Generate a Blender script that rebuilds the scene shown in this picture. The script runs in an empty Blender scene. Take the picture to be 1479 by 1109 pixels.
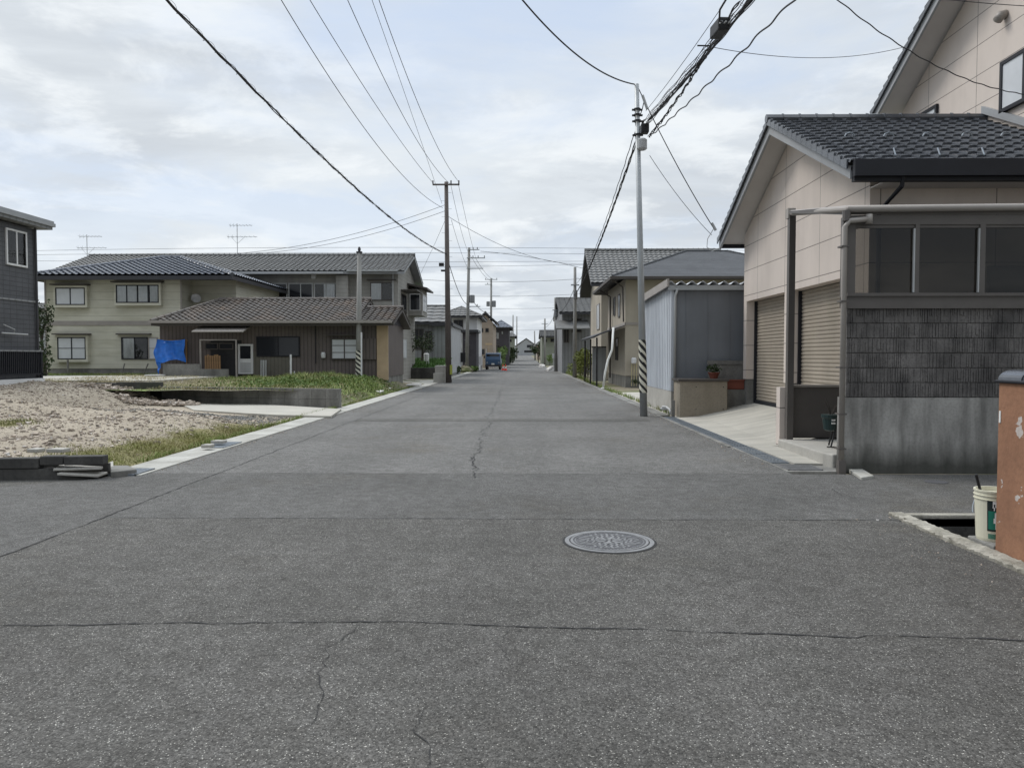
import bpy, bmesh, math, random
import numpy as np
from mathutils import Vector, Matrix
R = math.radians
rnd = random.Random(7)
SC = bpy.context.scene
COL = SC.collection
# ---------------------------------------------------------------- camera
FPX = 1080.0; VX, VY = 754.0, 515.0; CW, CH = 1479.0, 1109.0
YAW = math.atan((VX-CW/2)/FPX); PIT = math.atan((CH/2-VY)/FPX)
cd = bpy.data.cameras.new('camera'); cam = bpy.data.objects.new('camera', cd); COL.objects.link(cam)
cd.sensor_width = 36; cd.lens = 36*FPX/CW; cd.clip_end = 3000; cd.clip_start = 0.05
EYE = Vector((0, 0, 1.5)); cam.location = EYE
cam.rotation_euler = (math.pi/2-PIT, 0, YAW)
SC.camera = cam
CM = Matrix.Rotation(YAW, 3, 'Z') @ Matrix.Rotation(math.pi/2-PIT, 3, 'X')
def ray(px, py): return CM @ Vector(((px-CW/2)/FPX, -(py-CH/2)/FPX, -1))
def D(px, py, y):            # a pixel of the photo -> the point at distance y along the road
    d = ray(px, py); return EYE + d*(y/d.y)
def G(px, py, h=0.0):        # ... -> the point at height h
    d = ray(px, py); return EYE + d*((h-1.5)/d.z)
def DX(px, py, x):           # ... -> the point on the plane X = x
    d = ray(px, py); return EYE + d*(x/d.x)
# ---------------------------------------------------------------- light
SUN_EL, SUN_AZ = R(50), R(-58)      # azimuth from +Y, clockwise
W = bpy.data.worlds.new('World'); SC.world = W; W.use_nodes = True
def build_world():
    nt = W.node_tree; N = nt.nodes; L = nt.links; N.clear()
    out = N.new('ShaderNodeOutputWorld'); bg = N.new('ShaderNodeBackground')
    sky = N.new('ShaderNodeTexSky'); sky.sky_type = 'NISHITA'; sky.sun_disc = False
    sky.sun_elevation = SUN_EL; sky.sun_rotation = SUN_AZ; sky.dust_density = 1.5
    tc = N.new('ShaderNodeTexCoord'); sp = N.new('ShaderNodeSeparateXYZ'); L.new(tc.outputs['Generated'], sp.inputs[0])
    def m(op, a, b=None, c=None, clamp=False):
        n = N.new('ShaderNodeMath'); n.operation = op; n.use_clamp = clamp
        for i, v in enumerate((a, b, c)):
            if v is None: continue
            if isinstance(v, (int, float)): n.inputs[i].default_value = v
            else: L.new(v, n.inputs[i])
        return n.outputs[0]
    z = m('ADD', m('MAXIMUM', sp.outputs[2], 0.0), 0.16)
    u = m('DIVIDE', sp.outputs[0], z); v = m('DIVIDE', sp.outputs[1], z)
    cb = N.new('ShaderNodeCombineXYZ'); L.new(u, cb.inputs[0]); L.new(v, cb.inputs[1])
    def noise(scale, det, rough, dist=0.0, off=(0, 0, 0), sc=(1, 1, 1)):
        mp = N.new('ShaderNodeMapping'); L.new(cb.outputs[0], mp.inputs[0]); mp.inputs['Location'].default_value = off; mp.inputs['Scale'].default_value = sc
        n = N.new('ShaderNodeTexNoise'); L.new(mp.outputs[0], n.inputs['Vector'])
        n.inputs['Scale'].default_value = scale; n.inputs['Detail'].default_value = det; n.inputs['Roughness'].default_value = rough; n.inputs['Distortion'].default_value = dist
        return n.outputs['Fac']
    def rng(x, a, b, c=0.0, d=1.0):
        n = N.new('ShaderNodeMapRange'); n.interpolation_type = 'SMOOTHSTEP'; L.new(x, n.inputs[0])
        for i, q in enumerate((a, b, c, d)): n.inputs[i+1].default_value = q
        return n.outputs[0]
    def mix(f, a, b):
        n = N.new('ShaderNodeMix'); n.data_type = 'RGBA'
        if isinstance(f, float): n.inputs[0].default_value = f
        else: L.new(f, n.inputs[0])
        for s, q in ((6, a), (7, b)):
            if isinstance(q, tuple): n.inputs[s].default_value = (*q, 1)
            else: L.new(q, n.inputs[s])
        return n.outputs[2]
    base = noise(0.62, 9, 0.58, 0.35, (4.6, 1.2, 0))
    fine = noise(1.9, 10, 0.62, 0.5, (1.7, 7.2, 0), (0.8, 1, 1))
    cover = rng(m('ADD', m('MULTIPLY', base, 0.72), m('MULTIPLY', fine, 0.28)), 0.36, 0.56)
    lowcov = rng(sp.outputs[2], 0.06, 0.30, 1.0, 0.0)
    cover = m('MAXIMUM', cover, m('MULTIPLY', lowcov, 0.93))
    shade = rng(noise(0.9, 9, 0.6, 0.7, (8.3, 3.1, 0), (0.6, 1.1, 1)), 0.36, 0.66)
    puff = rng(noise(2.3, 11, 0.6, 0.25, (2.2, 5.9, 0)), 0.46, 0.62)
    cl = mix(shade, CLOUD_LIGHT, CLOUD_DARK)
    cl = mix(m('MULTIPLY', puff, 0.85), cl, CLOUD_WHITE)
    # thin cloud around the sun glows
    sd = Vector((math.sin(SUN_AZ)*math.cos(SUN_EL), math.cos(SUN_AZ)*math.cos(SUN_EL), math.sin(SUN_EL)))
    dt = N.new('ShaderNodeVectorMath'); dt.operation = 'DOT_PRODUCT'; L.new(tc.outputs['Generated'], dt.inputs[0]); dt.inputs[1].default_value = sd
    glow = m('MULTIPLY', m('POWER', m('MAXIMUM', dt.outputs['Value'], 0.0), 14.0), 0.4)
    zen = rng(sp.outputs[2], 0.45, 0.95, 0.0, 1.3)
    back = rng(sp.outputs[1], -0.7, 0.15, -0.36, 0.0)     # the sky away from the sun is duller
    gain = m('ADD', m('ADD', m('ADD', glow, zen), 1.0), back)
    skc = N.new('ShaderNodeVectorMath'); skc.operation = 'SCALE'; L.new(sky.outputs[0], skc.inputs[0]); skc.inputs[3].default_value = 1.0
    blue = mix(0.78, skc.outputs[0], BLUE)
    c = mix(cover, blue, cl)
    g = N.new('ShaderNodeVectorMath'); g.operation = 'SCALE'; L.new(c, g.inputs[0]); L.new(gain, g.inputs[3])
    L.new(g.outputs[0], bg.inputs[0]); bg.inputs[1].default_value = 0.1
    L.new(bg.outputs[0], out.inputs[0])
CLOUD_LIGHT = (6.7, 7.15, 7.55); CLOUD_DARK = (5.3, 5.7, 6.15); CLOUD_WHITE = (7.7, 8.05, 8.3); BLUE = (5.9, 6.8, 8.2)
build_world()
sl = bpy.data.lights.new('sun', 'SUN'); sun = bpy.data.objects.new('sun', sl); COL.objects.link(sun)
sl.energy = 1.7; sl.angle = R(20); sl.color = (1, 0.96, 0.9)
sun.rotation_euler = (math.pi/2-SUN_EL, 0, -SUN_AZ + math.pi)
SC.view_settings.view_transform = 'Standard'; SC.view_settings.look = 'None'; SC.view_settings.exposure = 0.25; SC.view_settings.gamma = 1
# ---------------------------------------------------------------- materials
MATS = {}
def mat(name, col, rough=0.85, var=0.12, vs=3.0, fine=0.0, fs=40.0, bump=0.0, bs=60.0, dirt=None, dirt_amt=0.0, dscale=(1.5, 1.5, 0.25),
        joints=None, stripes=None, metal=0.0, spec=0.4, alpha=None, patch=None, grime=None):
    if name in MATS: return MATS[name]
    M = bpy.data.materials.new(name); M.use_nodes = True; nt = M.node_tree; N = nt.nodes; L = nt.links
    P = N['Principled BSDF']; P.inputs['Roughness'].default_value = rough; P.inputs['Metallic'].default_value = metal
    P.inputs['Specular IOR Level'].default_value = spec
    tc = N.new('ShaderNodeTexCoord'); co = tc.outputs['Object']
    def noise(scale, det=5, sc=None, rg=0.6):
        n = N.new('ShaderNodeTexNoise'); n.inputs['Scale'].default_value = scale; n.inputs['Detail'].default_value = det; n.inputs['Roughness'].default_value = rg
        if sc:
            mp = N.new('ShaderNodeMapping'); mp.inputs['Scale'].default_value = sc; L.new(co, mp.inputs[0]); L.new(mp.outputs[0], n.inputs['Vector'])
        else: L.new(co, n.inputs['Vector'])
        return n.outputs['Fac']
    def rng(x, a, b, c=0.0, d=1.0):
        n = N.new('ShaderNodeMapRange'); L.new(x, n.inputs[0])
        for i, q in enumerate((a, b, c, d)): n.inputs[i+1].default_value = q
        return n.outputs[0]
    def m(op, a, b=None):
        n = N.new('ShaderNodeMath'); n.operation = op
        for i, v in enumerate((a, b)):
            if v is None: continue
            if isinstance(v, (int, float)): n.inputs[i].default_value = v
            else: L.new(v, n.inputs[i])
        return n.outputs[0]
    def mix(f, a, b):
        n = N.new('ShaderNodeMix'); n.data_type = 'RGBA'; L.new(f, n.inputs[0])
        for s, q in ((6, a), (7, b)):
            if isinstance(q, (tuple, list)): n.inputs[s].default_value = (*q, 1)
            else: L.new(q, n.inputs[s])
        return n.outputs[2]
    lo = tuple(c*(1-var) for c in col); hi = tuple(min(1, c*(1+var)) for c in col)
    c = mix(rng(noise(vs), 0.3, 0.7), lo, hi)
    if fine:
        c = mix(rng(noise(fs, 3), 0.35, 0.65), tuple(q*(1-fine) for q in col), c) if fine < 0 else mix(m('MULTIPLY', rng(noise(fs, 3), 0.45, 0.7), fine), c, tuple(q*0.45 for q in col))
    if patch:   # (colour, scale, low, high)
        c = mix(rng(noise(patch[1], 6), patch[2], patch[3]), c, patch[0])
    if dirt:
        f = m('MULTIPLY', rng(noise(1.0, 6, dscale), 0.42, 0.68), dirt_amt); c = mix(f, c, dirt)
    h = None
    sp = N.new('ShaderNodeSeparateXYZ'); L.new(co, sp.inputs[0])
    if grime:   # (colour, z0, z1) stain rising from the foot
        f = m('MULTIPLY', rng(m('ADD', sp.outputs[2], m('MULTIPLY', noise(4.0, 5, (1, 1, 0.4)), 0.25)), grime[1], grime[2], 1.0, 0.0), 0.85)
        n = N.new('ShaderNodeClamp'); L.new(f, n.inputs[0]); c = mix(n.outputs[0], c, grime[0])
    if joints:  # (du, dz, width, off_u, off_z, darkness)
        du, dz, w, ou, oz, dk = joints
        u = m('ADD', m('ADD', sp.outputs[0], sp.outputs[1]), ou+1000*du); z = m('ADD', sp.outputs[2], oz+100*dz)
        jz = m('LESS_THAN', m('FRACT', m('DIVIDE', z, dz)), w/dz)
        j = jz
        if du < 50: j = m('MAXIMUM', jz, m('LESS_THAN', m('FRACT', m('DIVIDE', u, du)), w/du))
        c = mix(m('MULTIPLY', j, dk), c, tuple(q*0.25 for q in col)); h = m('SUBTRACT', 1.0, j)
    if stripes: # (period, depth, dark) vertical ribs
        u = m('ADD', sp.outputs[0], sp.outputs[1]); s = m('FRACT', m('DIVIDE', m('ADD', u, 1000.0), stripes[0]))
        g = m('LESS_THAN', s, 0.28); c = mix(m('MULTIPLY', g, stripes[2]), c, tuple(q*0.3 for q in col)); h = m('SUBTRACT', 1.0, g)
    L.new(c, P.inputs['Base Color'])
    last = None
    if h is not None:
        b = N.new('ShaderNodeBump'); b.inputs['Distance'].default_value = 0.008; b.inputs['Strength'].default_value = 0.6; L.new(h, b.inputs['Height']); last = b
    if bump:
        b = N.new('ShaderNodeBump'); b.inputs['Distance'].default_value = bump; b.inputs['Strength'].default_value = 0.8; L.new(noise(bs, 6), b.inputs['Height'])
        if last: L.new(last.outputs[0], b.inputs['Normal'])
        last = b
    if last: L.new(last.outputs[0], P.inputs['Normal'])
    MATS[name] = M; return M
def asphalt(name, base, spk, spk_amt, scale, tint=(1, 1, 1)):
    M = bpy.data.materials.new(name); M.use_nodes = True; nt = M.node_tree; N = nt.nodes; L = nt.links
    P = N['Principled BSDF']; P.inputs['Roughness'].default_value = 0.88; P.inputs['Specular IOR Level'].default_value = 0.35
    tc = N.new('ShaderNodeTexCoord'); co = tc.outputs['Object']
    def tex(kind, scale, **k):
        n = N.new(kind); L.new(co, n.inputs['Vector']); n.inputs['Scale'].default_value = scale
        for a, b in k.items(): n.inputs[a].default_value = b
        return n
    def rng(x, a, b, c=0.0, d=1.0):
        n = N.new('ShaderNodeMapRange'); L.new(x, n.inputs[0])
        for i, q in enumerate((a, b, c, d)): n.inputs[i+1].default_value = q
        return n.outputs[0]
    def mix(f, a, b, mode='MIX'):
        n = N.new('ShaderNodeMix'); n.data_type = 'RGBA'; n.blend_type = mode
        if isinstance(f, float): n.inputs[0].default_value = f
        else: L.new(f, n.inputs[0])
        for s, q in ((6, a), (7, b)):
            if isinstance(q, (tuple, list)): n.inputs[s].default_value = (*q, 1)
            else: L.new(q, n.inputs[s])
        return n.outputs[2]
    b3 = [base*t for t in tint]
    v = tex('ShaderNodeTexVoronoi', scale)                       # stones
    sep = N.new('ShaderNodeSeparateColor'); L.new(v.outputs['Color'], sep.inputs[0])
    v2 = tex('ShaderNodeTexVoronoi', scale*0.55)
    sep2 = N.new('ShaderNodeSeparateColor'); L.new(v2.outputs['Color'], sep2.inputs[0])
    v3 = tex('ShaderNodeTexVoronoi', scale*1.9)
    sep3 = N.new('ShaderNodeSeparateColor'); L.new(v3.outputs['Color'], sep3.inputs[0])
    c = mix(rng(sep.outputs[0], 0.0, 1.0), [q*0.30 for q in b3], [q*1.62 for q in b3])
    c = mix(rng(sep3.outputs[0], 0.0, 1.0, 0.0, 0.6), c, [q*1.2 for q in b3])
    st = mix(rng(sep.outputs[1], 0.2, 1), (spk*0.42, spk*0.42, spk*0.40), (spk, spk*0.97, spk*0.88))
    edge = rng(v.outputs['Distance'], 0.28, 0.45, 1.0, 0.0)
    fm = N.new('ShaderNodeMath'); fm.operation = 'MULTIPLY'; L.new(rng(sep.outputs[2], 1-spk_amt, 1-spk_amt+0.02), fm.inputs[0]); L.new(edge, fm.inputs[1])
    c = mix(fm.outputs[0], c, st)
    big = tex('ShaderNodeTexNoise', 0.55, Detail=6, Roughness=0.62)
    c = mix(rng(big.outputs['Fac'], 0.32, 0.68), c, (0.72, 0.72, 0.71), 'MULTIPLY')
    n = N.new('ShaderNodeMix'); n.data_type = 'RGBA'; n.blend_type = 'MULTIPLY'
    mid = tex('ShaderNodeTexNoise', 7.0, Detail=5, Roughness=0.65)
    c = mix(0.8, c, mix(rng(mid.outputs['Fac'], 0.35, 0.65), (0.74, 0.73, 0.71), (1.18, 1.18, 1.18)), 'MULTIPLY')
    gr = tex('ShaderNodeTexNoise', scale*0.32, Detail=3, Roughness=0.7)
    c = mix(0.85, c, mix(rng(gr.outputs['Fac'], 0.36, 0.62), (0.55, 0.55, 0.54), (1.25, 1.25, 1.25)), 'MULTIPLY')
    so = tex('ShaderNodeTexNoise', 0.35, Detail=7, Roughness=0.7)
    c = mix(rng(so.outputs['Fac'], 0.55, 0.72, 0.0, 0.7), c, (0.82, 0.76, 0.66), 'MULTIPLY')
    mp = N.new('ShaderNodeMapping'); mp.inputs['Scale'].default_value = (1.3, 0.05, 1); L.new(co, mp.inputs[0])
    tr = N.new('ShaderNodeTexNoise'); L.new(mp.outputs[0], tr.inputs['Vector']); tr.inputs['Scale'].default_value = 1.0; tr.inputs['Detail'].default_value = 3
    c = mix(0.5, c, mix(rng(tr.outputs['Fac'], 0.35, 0.65), (0.86, 0.86, 0.86), (1.1, 1.1, 1.1)), 'MULTIPLY')
    L.new(c, P.inputs['Base Color'])
    bp = N.new('ShaderNodeBump'); bp.inputs['Distance'].default_value = 0.004; bp.inputs['Strength'].default_value = 0.9
    L.new(v.outputs['Distance'], bp.inputs['Height']); bp.invert = True; L.new(bp.outputs[0], P.inputs['Normal'])
    return M
def glass_mat(name, tint):
    M = bpy.data.materials.new(name); M.use_nodes = True; N = M.node_tree.nodes; L = M.node_tree.links; N.clear()
    o = N.new('ShaderNodeOutputMaterial'); t = N.new('ShaderNodeBsdfTransparent'); g = N.new('ShaderNodeBsdfGlossy'); mx = N.new('ShaderNodeMixShader'); f = N.new('ShaderNodeFresnel')
    f.inputs[0].default_value = 1.5; t.inputs[0].default_value = tint; g.inputs['Roughness'].default_value = 0.02
    L.new(f.outputs[0], mx.inputs[0]); L.new(t.outputs[0], mx.inputs[1]); L.new(g.outputs[0], mx.inputs[2]); L.new(mx.outputs[0], o.inputs[0]); return M
GLASS = glass_mat('window glass', (0.95, 0.96, 0.96, 1)); GLASS_DARK = glass_mat('shade tinted glass', (0.5, 0.49, 0.47, 1))  # the darker tint puts the shade inside the porch into the glass colour
def m_(name): return MATS[name]
mat('pink siding', (0.60, 0.53, 0.475), 0.7, 0.05, 1.2, bump=0.0015, bs=90, joints=(1.82, 0.606, 0.016, 0.2, 0.05, 0.9), dirt=(0.33, 0.28, 0.25), dirt_amt=0.25)
mat('soffit', (0.60, 0.57, 0.54), 0.8, 0.05, 2)
mat('fascia grey', (0.30, 0.31, 0.32), 0.6, 0.08, 2)
mat('black tile', (0.065, 0.07, 0.08), 0.2, 0.25, 5, bump=0.0006, bs=120, spec=0.8)
mat('gutter black', (0.010, 0.011, 0.016), 0.6, 0.2, 3)
mat('brown aluminium', (0.105, 0.095, 0.088), 0.45, 0.1, 3)
mat('taupe pipe', (0.30, 0.275, 0.25), 0.5, 0.08, 3)
mat('shutter', (0.35, 0.305, 0.25), 0.5, 0.08, 1.5, dirt=(0.2, 0.18, 0.14), dirt_amt=0.3)
mat('block dark', (0.165, 0.155, 0.148), 0.95, 0.35, 2.2, fine=0.7, fs=45, bump=0.004, bs=70, dirt=(0.035, 0.034, 0.034), dirt_amt=0.9, dscale=(1.6, 1.6, 1.1))
mat('stained concrete', (0.34, 0.33, 0.31), 0.9, 0.22, 1.3, fine=0.35, fs=30, bump=0.002, bs=50, dirt=(0.085, 0.082, 0.075), dirt_amt=0.7, dscale=(4.5, 4.5, 0.7), patch=((0.46, 0.45, 0.42), 1.6, 0.58, 0.75), grime=((0.03, 0.032, 0.026), 0.20, 0.52))
mat('concrete', (0.40, 0.385, 0.35), 0.9, 0.14, 1.5, fine=0.25, fs=35, bump=0.002, bs=60, dirt=(0.24, 0.23, 0.2), dirt_amt=0.4, dscale=(2, 2, 2))
mat('driveway concrete', (0.42, 0.40, 0.35), 0.9, 0.1, 1.2, fine=0.2, fs=35, bump=0.002, bs=60, dirt=(0.27, 0.265, 0.235), dirt_amt=0.7, dscale=(0.5, 3.5, 1))
mat('tan concrete', (0.30, 0.265, 0.21), 0.9, 0.14, 1.5, fine=0.35, fs=25, bump=0.002, bs=50, dirt=(0.19, 0.16, 0.12), dirt_amt=0.6)
mat('old concrete', (0.22, 0.215, 0.20), 0.95, 0.22, 1.5, fine=0.4, fs=22, bump=0.004, bs=45, dirt=(0.07, 0.07, 0.062), dirt_amt=0.7, dscale=(2, 2, 0.6))
mat('black concrete', (0.085, 0.082, 0.076), 0.95, 0.35, 3, fine=0.5, fs=22, bump=0.005, bs=45, dirt=(0.02, 0.02, 0.02), dirt_amt=0.6)
mat('kerb concrete', (0.42, 0.415, 0.38), 0.9, 0.14, 1.2, fine=0.35, fs=40, bump=0.002, bs=80, dirt=(0.22, 0.21, 0.18), dirt_amt=0.6, dscale=(2, 2, 1))
mat('kerb rough', (0.36, 0.34, 0.29), 0.95, 0.3, 9, fine=0.55, fs=60, bump=0.006, bs=45, dirt=(0.14, 0.13, 0.10), dirt_amt=0.7, dscale=(5, 5, 5))
mat('galvanised', (0.27, 0.30, 0.33), 0.5, 0.12, 2, metal=0.7)
mat('galvanised pole', (0.36, 0.38, 0.39), 0.5, 0.1, 2, metal=0.35)
mat('concrete pole', (0.27, 0.265, 0.25), 0.9, 0.15, 1.2, fine=0.25, fs=20)
mat('brown pole', (0.115, 0.098, 0.09), 0.8, 0.2, 1.2, fine=0.3, fs=15)
mat('black plastic', (0.014, 0.014, 0.016), 0.5, 0.2, 4)
mat('cable', (0.022, 0.022, 0.025), 0.6, 0.2, 4)
mat('white paint', (0.72, 0.72, 0.70), 0.6, 0.06, 3, dirt=(0.4, 0.39, 0.35), dirt_amt=0.4)
mat('stripe cream', (0.62, 0.60, 0.50), 0.5, 0.06, 3)
mat('pvc grey', (0.42, 0.43, 0.43), 0.5, 0.06, 3)
mat('lit blue steel', (0.50, 0.53, 0.565), 0.45, 0.12, 1.2, dirt=(0.30, 0.32, 0.36), dirt_amt=0.55, dscale=(3, 3, 0.2), spec=0.5)  # shed's road side, the light on it put into the colour
mat('shaded blue steel', (0.17, 0.185, 0.205), 0.5, 0.1, 1.0, dirt=(0.12, 0.125, 0.135), dirt_amt=0.5)  # shed's front, darkened in the colour because it faces away from the light
mat('orange render', (0.29, 0.15, 0.088), 0.9, 0.15, 2.5, fine=0.3, fs=25, bump=0.004, bs=30, patch=((0.52, 0.49, 0.46), 6.5, 0.655, 0.67), dirt=(0.2, 0.1, 0.06), dirt_amt=0.5, dscale=(4, 4, 1.2))
mat('orange render edge', (0.34, 0.22, 0.15), 0.9, 0.15, 2.5, bump=0.004, bs=30)
mat('bucket cream', (0.62, 0.60, 0.48), 0.45, 0.06, 4, dirt=(0.4, 0.35, 0.2), dirt_amt=0.35)
mat('bucket white', (0.78, 0.78, 0.76), 0.5, 0.1, 14)
mat('teal print', (0.012, 0.17, 0.115), 0.5, 0.06, 4)
mat('dark print', (0.01, 0.02, 0.02), 0.5, 0.06, 4)
mat('beige wall', (0.40, 0.36, 0.295), 0.85, 0.06, 1.2, dirt=(0.28, 0.25, 0.2), dirt_amt=0.3)
mat('slate shingle', (0.10, 0.105, 0.112), 0.75, 0.16, 1.5, fine=0.4, fs=12, joints=(0.45, 0.11, 0.012, 0, 0, 0.7))
mat('grey tile', (0.135, 0.135, 0.13), 0.6, 0.25, 3.0, fine=0.35, fs=9, spec=0.5)
mat('brown tile', (0.10, 0.088, 0.078), 0.6, 0.35, 3.0, fine=0.4, fs=7, patch=((0.17, 0.12, 0.085), 0.9, 0.5, 0.8), spec=0.5)
mat('blue black tile', (0.07, 0.08, 0.10), 0.22, 0.25, 3.5, spec=0.8)
mat('cream siding', (0.56, 0.545, 0.455), 0.8, 0.08, 1.0, joints=(999, 0.40, 0.02, 0, 0.1, 0.35), dirt=(0.3, 0.29, 0.2), dirt_amt=0.45, dscale=(0.5, 0.5, 2))
mat('grey siding', (0.33, 0.32, 0.295), 0.8, 0.1, 1.2, joints=(999, 0.24, 0.02, 0, 0, 0.4), dirt=(0.17, 0.165, 0.15), dirt_amt=0.5)
mat('brown steel siding', (0.13, 0.108, 0.10), 0.6, 0.1, 1.2, stripes=(0.17, 0, 0.5), dirt=(0.16, 0.135, 0.12), dirt_amt=0.5)
mat('brown patch siding', (0.15, 0.14, 0.115), 0.7, 0.12, 2, stripes=(0.17, 0, 0.3), dirt=(0.1, 0.09, 0.07), dirt_amt=0.5)
mat('tan board', (0.45, 0.34, 0.22), 0.8, 0.1, 1.5, dirt=(0.34, 0.24, 0.14), dirt_amt=0.4)
mat('trim brown', (0.075, 0.066, 0.06), 0.6, 0.1, 2)
mat('charcoal siding', (0.085, 0.087, 0.095), 0.6, 0.18, 2, joints=(0.30, 0.15, 0.018, 0, 0, 0.6), bump=0.003, bs=25)
mat('charcoal trim', (0.045, 0.045, 0.05), 0.5, 0.1, 2)
mat('white board', (0.66, 0.66, 0.66), 0.7, 0.06, 2, dirt=(0.45, 0.44, 0.42), dirt_amt=0.4)
mat('grey board', (0.23, 0.235, 0.24), 0.7, 0.1, 1.2, stripes=(0.3, 0, 0.35))
mat('light grey board', (0.40, 0.41, 0.42), 0.6, 0.08, 1.2, stripes=(0.25, 0, 0.2))
mat('tan far wall', (0.34, 0.28, 0.225), 0.85, 0.12, 1.2)
mat('dark far wall', (0.06, 0.055, 0.062), 0.85, 0.2, 1.2)
mat('green far wall', (0.25, 0.265, 0.215), 0.85, 0.1, 1.2)
mat('dark glass', (0.018, 0.02, 0.024), 0.08, 0.1, 1, spec=0.5)
mat('frosted glass', (0.56, 0.58, 0.60), 0.3, 0.05, 3)
mat('curtain', (0.78, 0.79, 0.80), 0.9, 0.08, 6)
mat('inside_shade', (0.03, 0.03, 0.032), 0.9, 0.3, 2)  # near-black colour standing for the shade inside rooms and the entrance
mat('silver aluminium', (0.45, 0.46, 0.46), 0.4, 0.06, 2, metal=0.4)
mat('wood', (0.28, 0.17, 0.085), 0.8, 0.25, 8)
mat('blue tarp', (0.012, 0.13, 0.50), 0.5, 0.2, 5, bump=0.05, bs=6)
mat('terracotta', (0.17, 0.05, 0.032), 0.7, 0.12, 4)
mat('truck blue', (0.028, 0.075, 0.15), 0.3, 0.1, 3, spec=0.6)
mat('cone red', (0.75, 0.05, 0.03), 0.5, 0.05, 3)
mat('leaf green', (0.10, 0.15, 0.045), 0.7, 0.45, 2.5, spec=0.2)
mat('leaf dark', (0.04, 0.058, 0.025), 0.7, 0.4, 2.5, spec=0.2)
mat('leaf yellow', (0.12, 0.14, 0.03), 0.7, 0.4, 2.5, spec=0.2)
mat('grass green', (0.17, 0.22, 0.065), 0.75, 0.45, 0.8, spec=0.2, patch=((0.24, 0.23, 0.10), 0.5, 0.5, 0.65))
mat('lawn green', (0.06, 0.12, 0.03), 0.75, 0.35, 0.8, spec=0.2)
mat('grass olive', (0.19, 0.20, 0.065), 0.8, 0.4, 0.8, spec=0.2, patch=((0.26, 0.22, 0.11), 0.6, 0.45, 0.65))
mat('grass dry', (0.36, 0.32, 0.20), 0.85, 0.3, 0.8, spec=0.2)
mat('bark', (0.055, 0.045, 0.038), 0.9, 0.3, 6)
mat('stone pale', (0.33, 0.28, 0.23), 0.9, 0.65, 16.0, patch=((0.62, 0.60, 0.57), 13.0, 0.60, 0.64))
mat('stone white', (0.60, 0.58, 0.55), 0.9, 0.15, 5)
mat('ground earth', (0.20, 0.175, 0.125), 0.95, 0.3, 0.4, fine=0.3, fs=6, patch=((0.10, 0.115, 0.045), 0.25, 0.45, 0.6))
mat('crack', (0.03, 0.03, 0.03), 0.95, 0.2, 6)
mat('manhole iron', (0.23, 0.23, 0.23), 0.55, 0.2, 9, fine=0.3, fs=60, metal=0.35)
mat('manhole groove', (0.09, 0.09, 0.095), 0.7, 0.2, 9, metal=0.2)
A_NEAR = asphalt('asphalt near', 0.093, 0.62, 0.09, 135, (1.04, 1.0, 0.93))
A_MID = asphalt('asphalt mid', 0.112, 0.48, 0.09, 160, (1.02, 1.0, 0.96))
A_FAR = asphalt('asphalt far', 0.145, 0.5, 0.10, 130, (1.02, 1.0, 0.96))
A_OLD = asphalt('asphalt old', 0.110, 0.45, 0.12, 110, (1.03, 1.0, 0.93))
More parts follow.
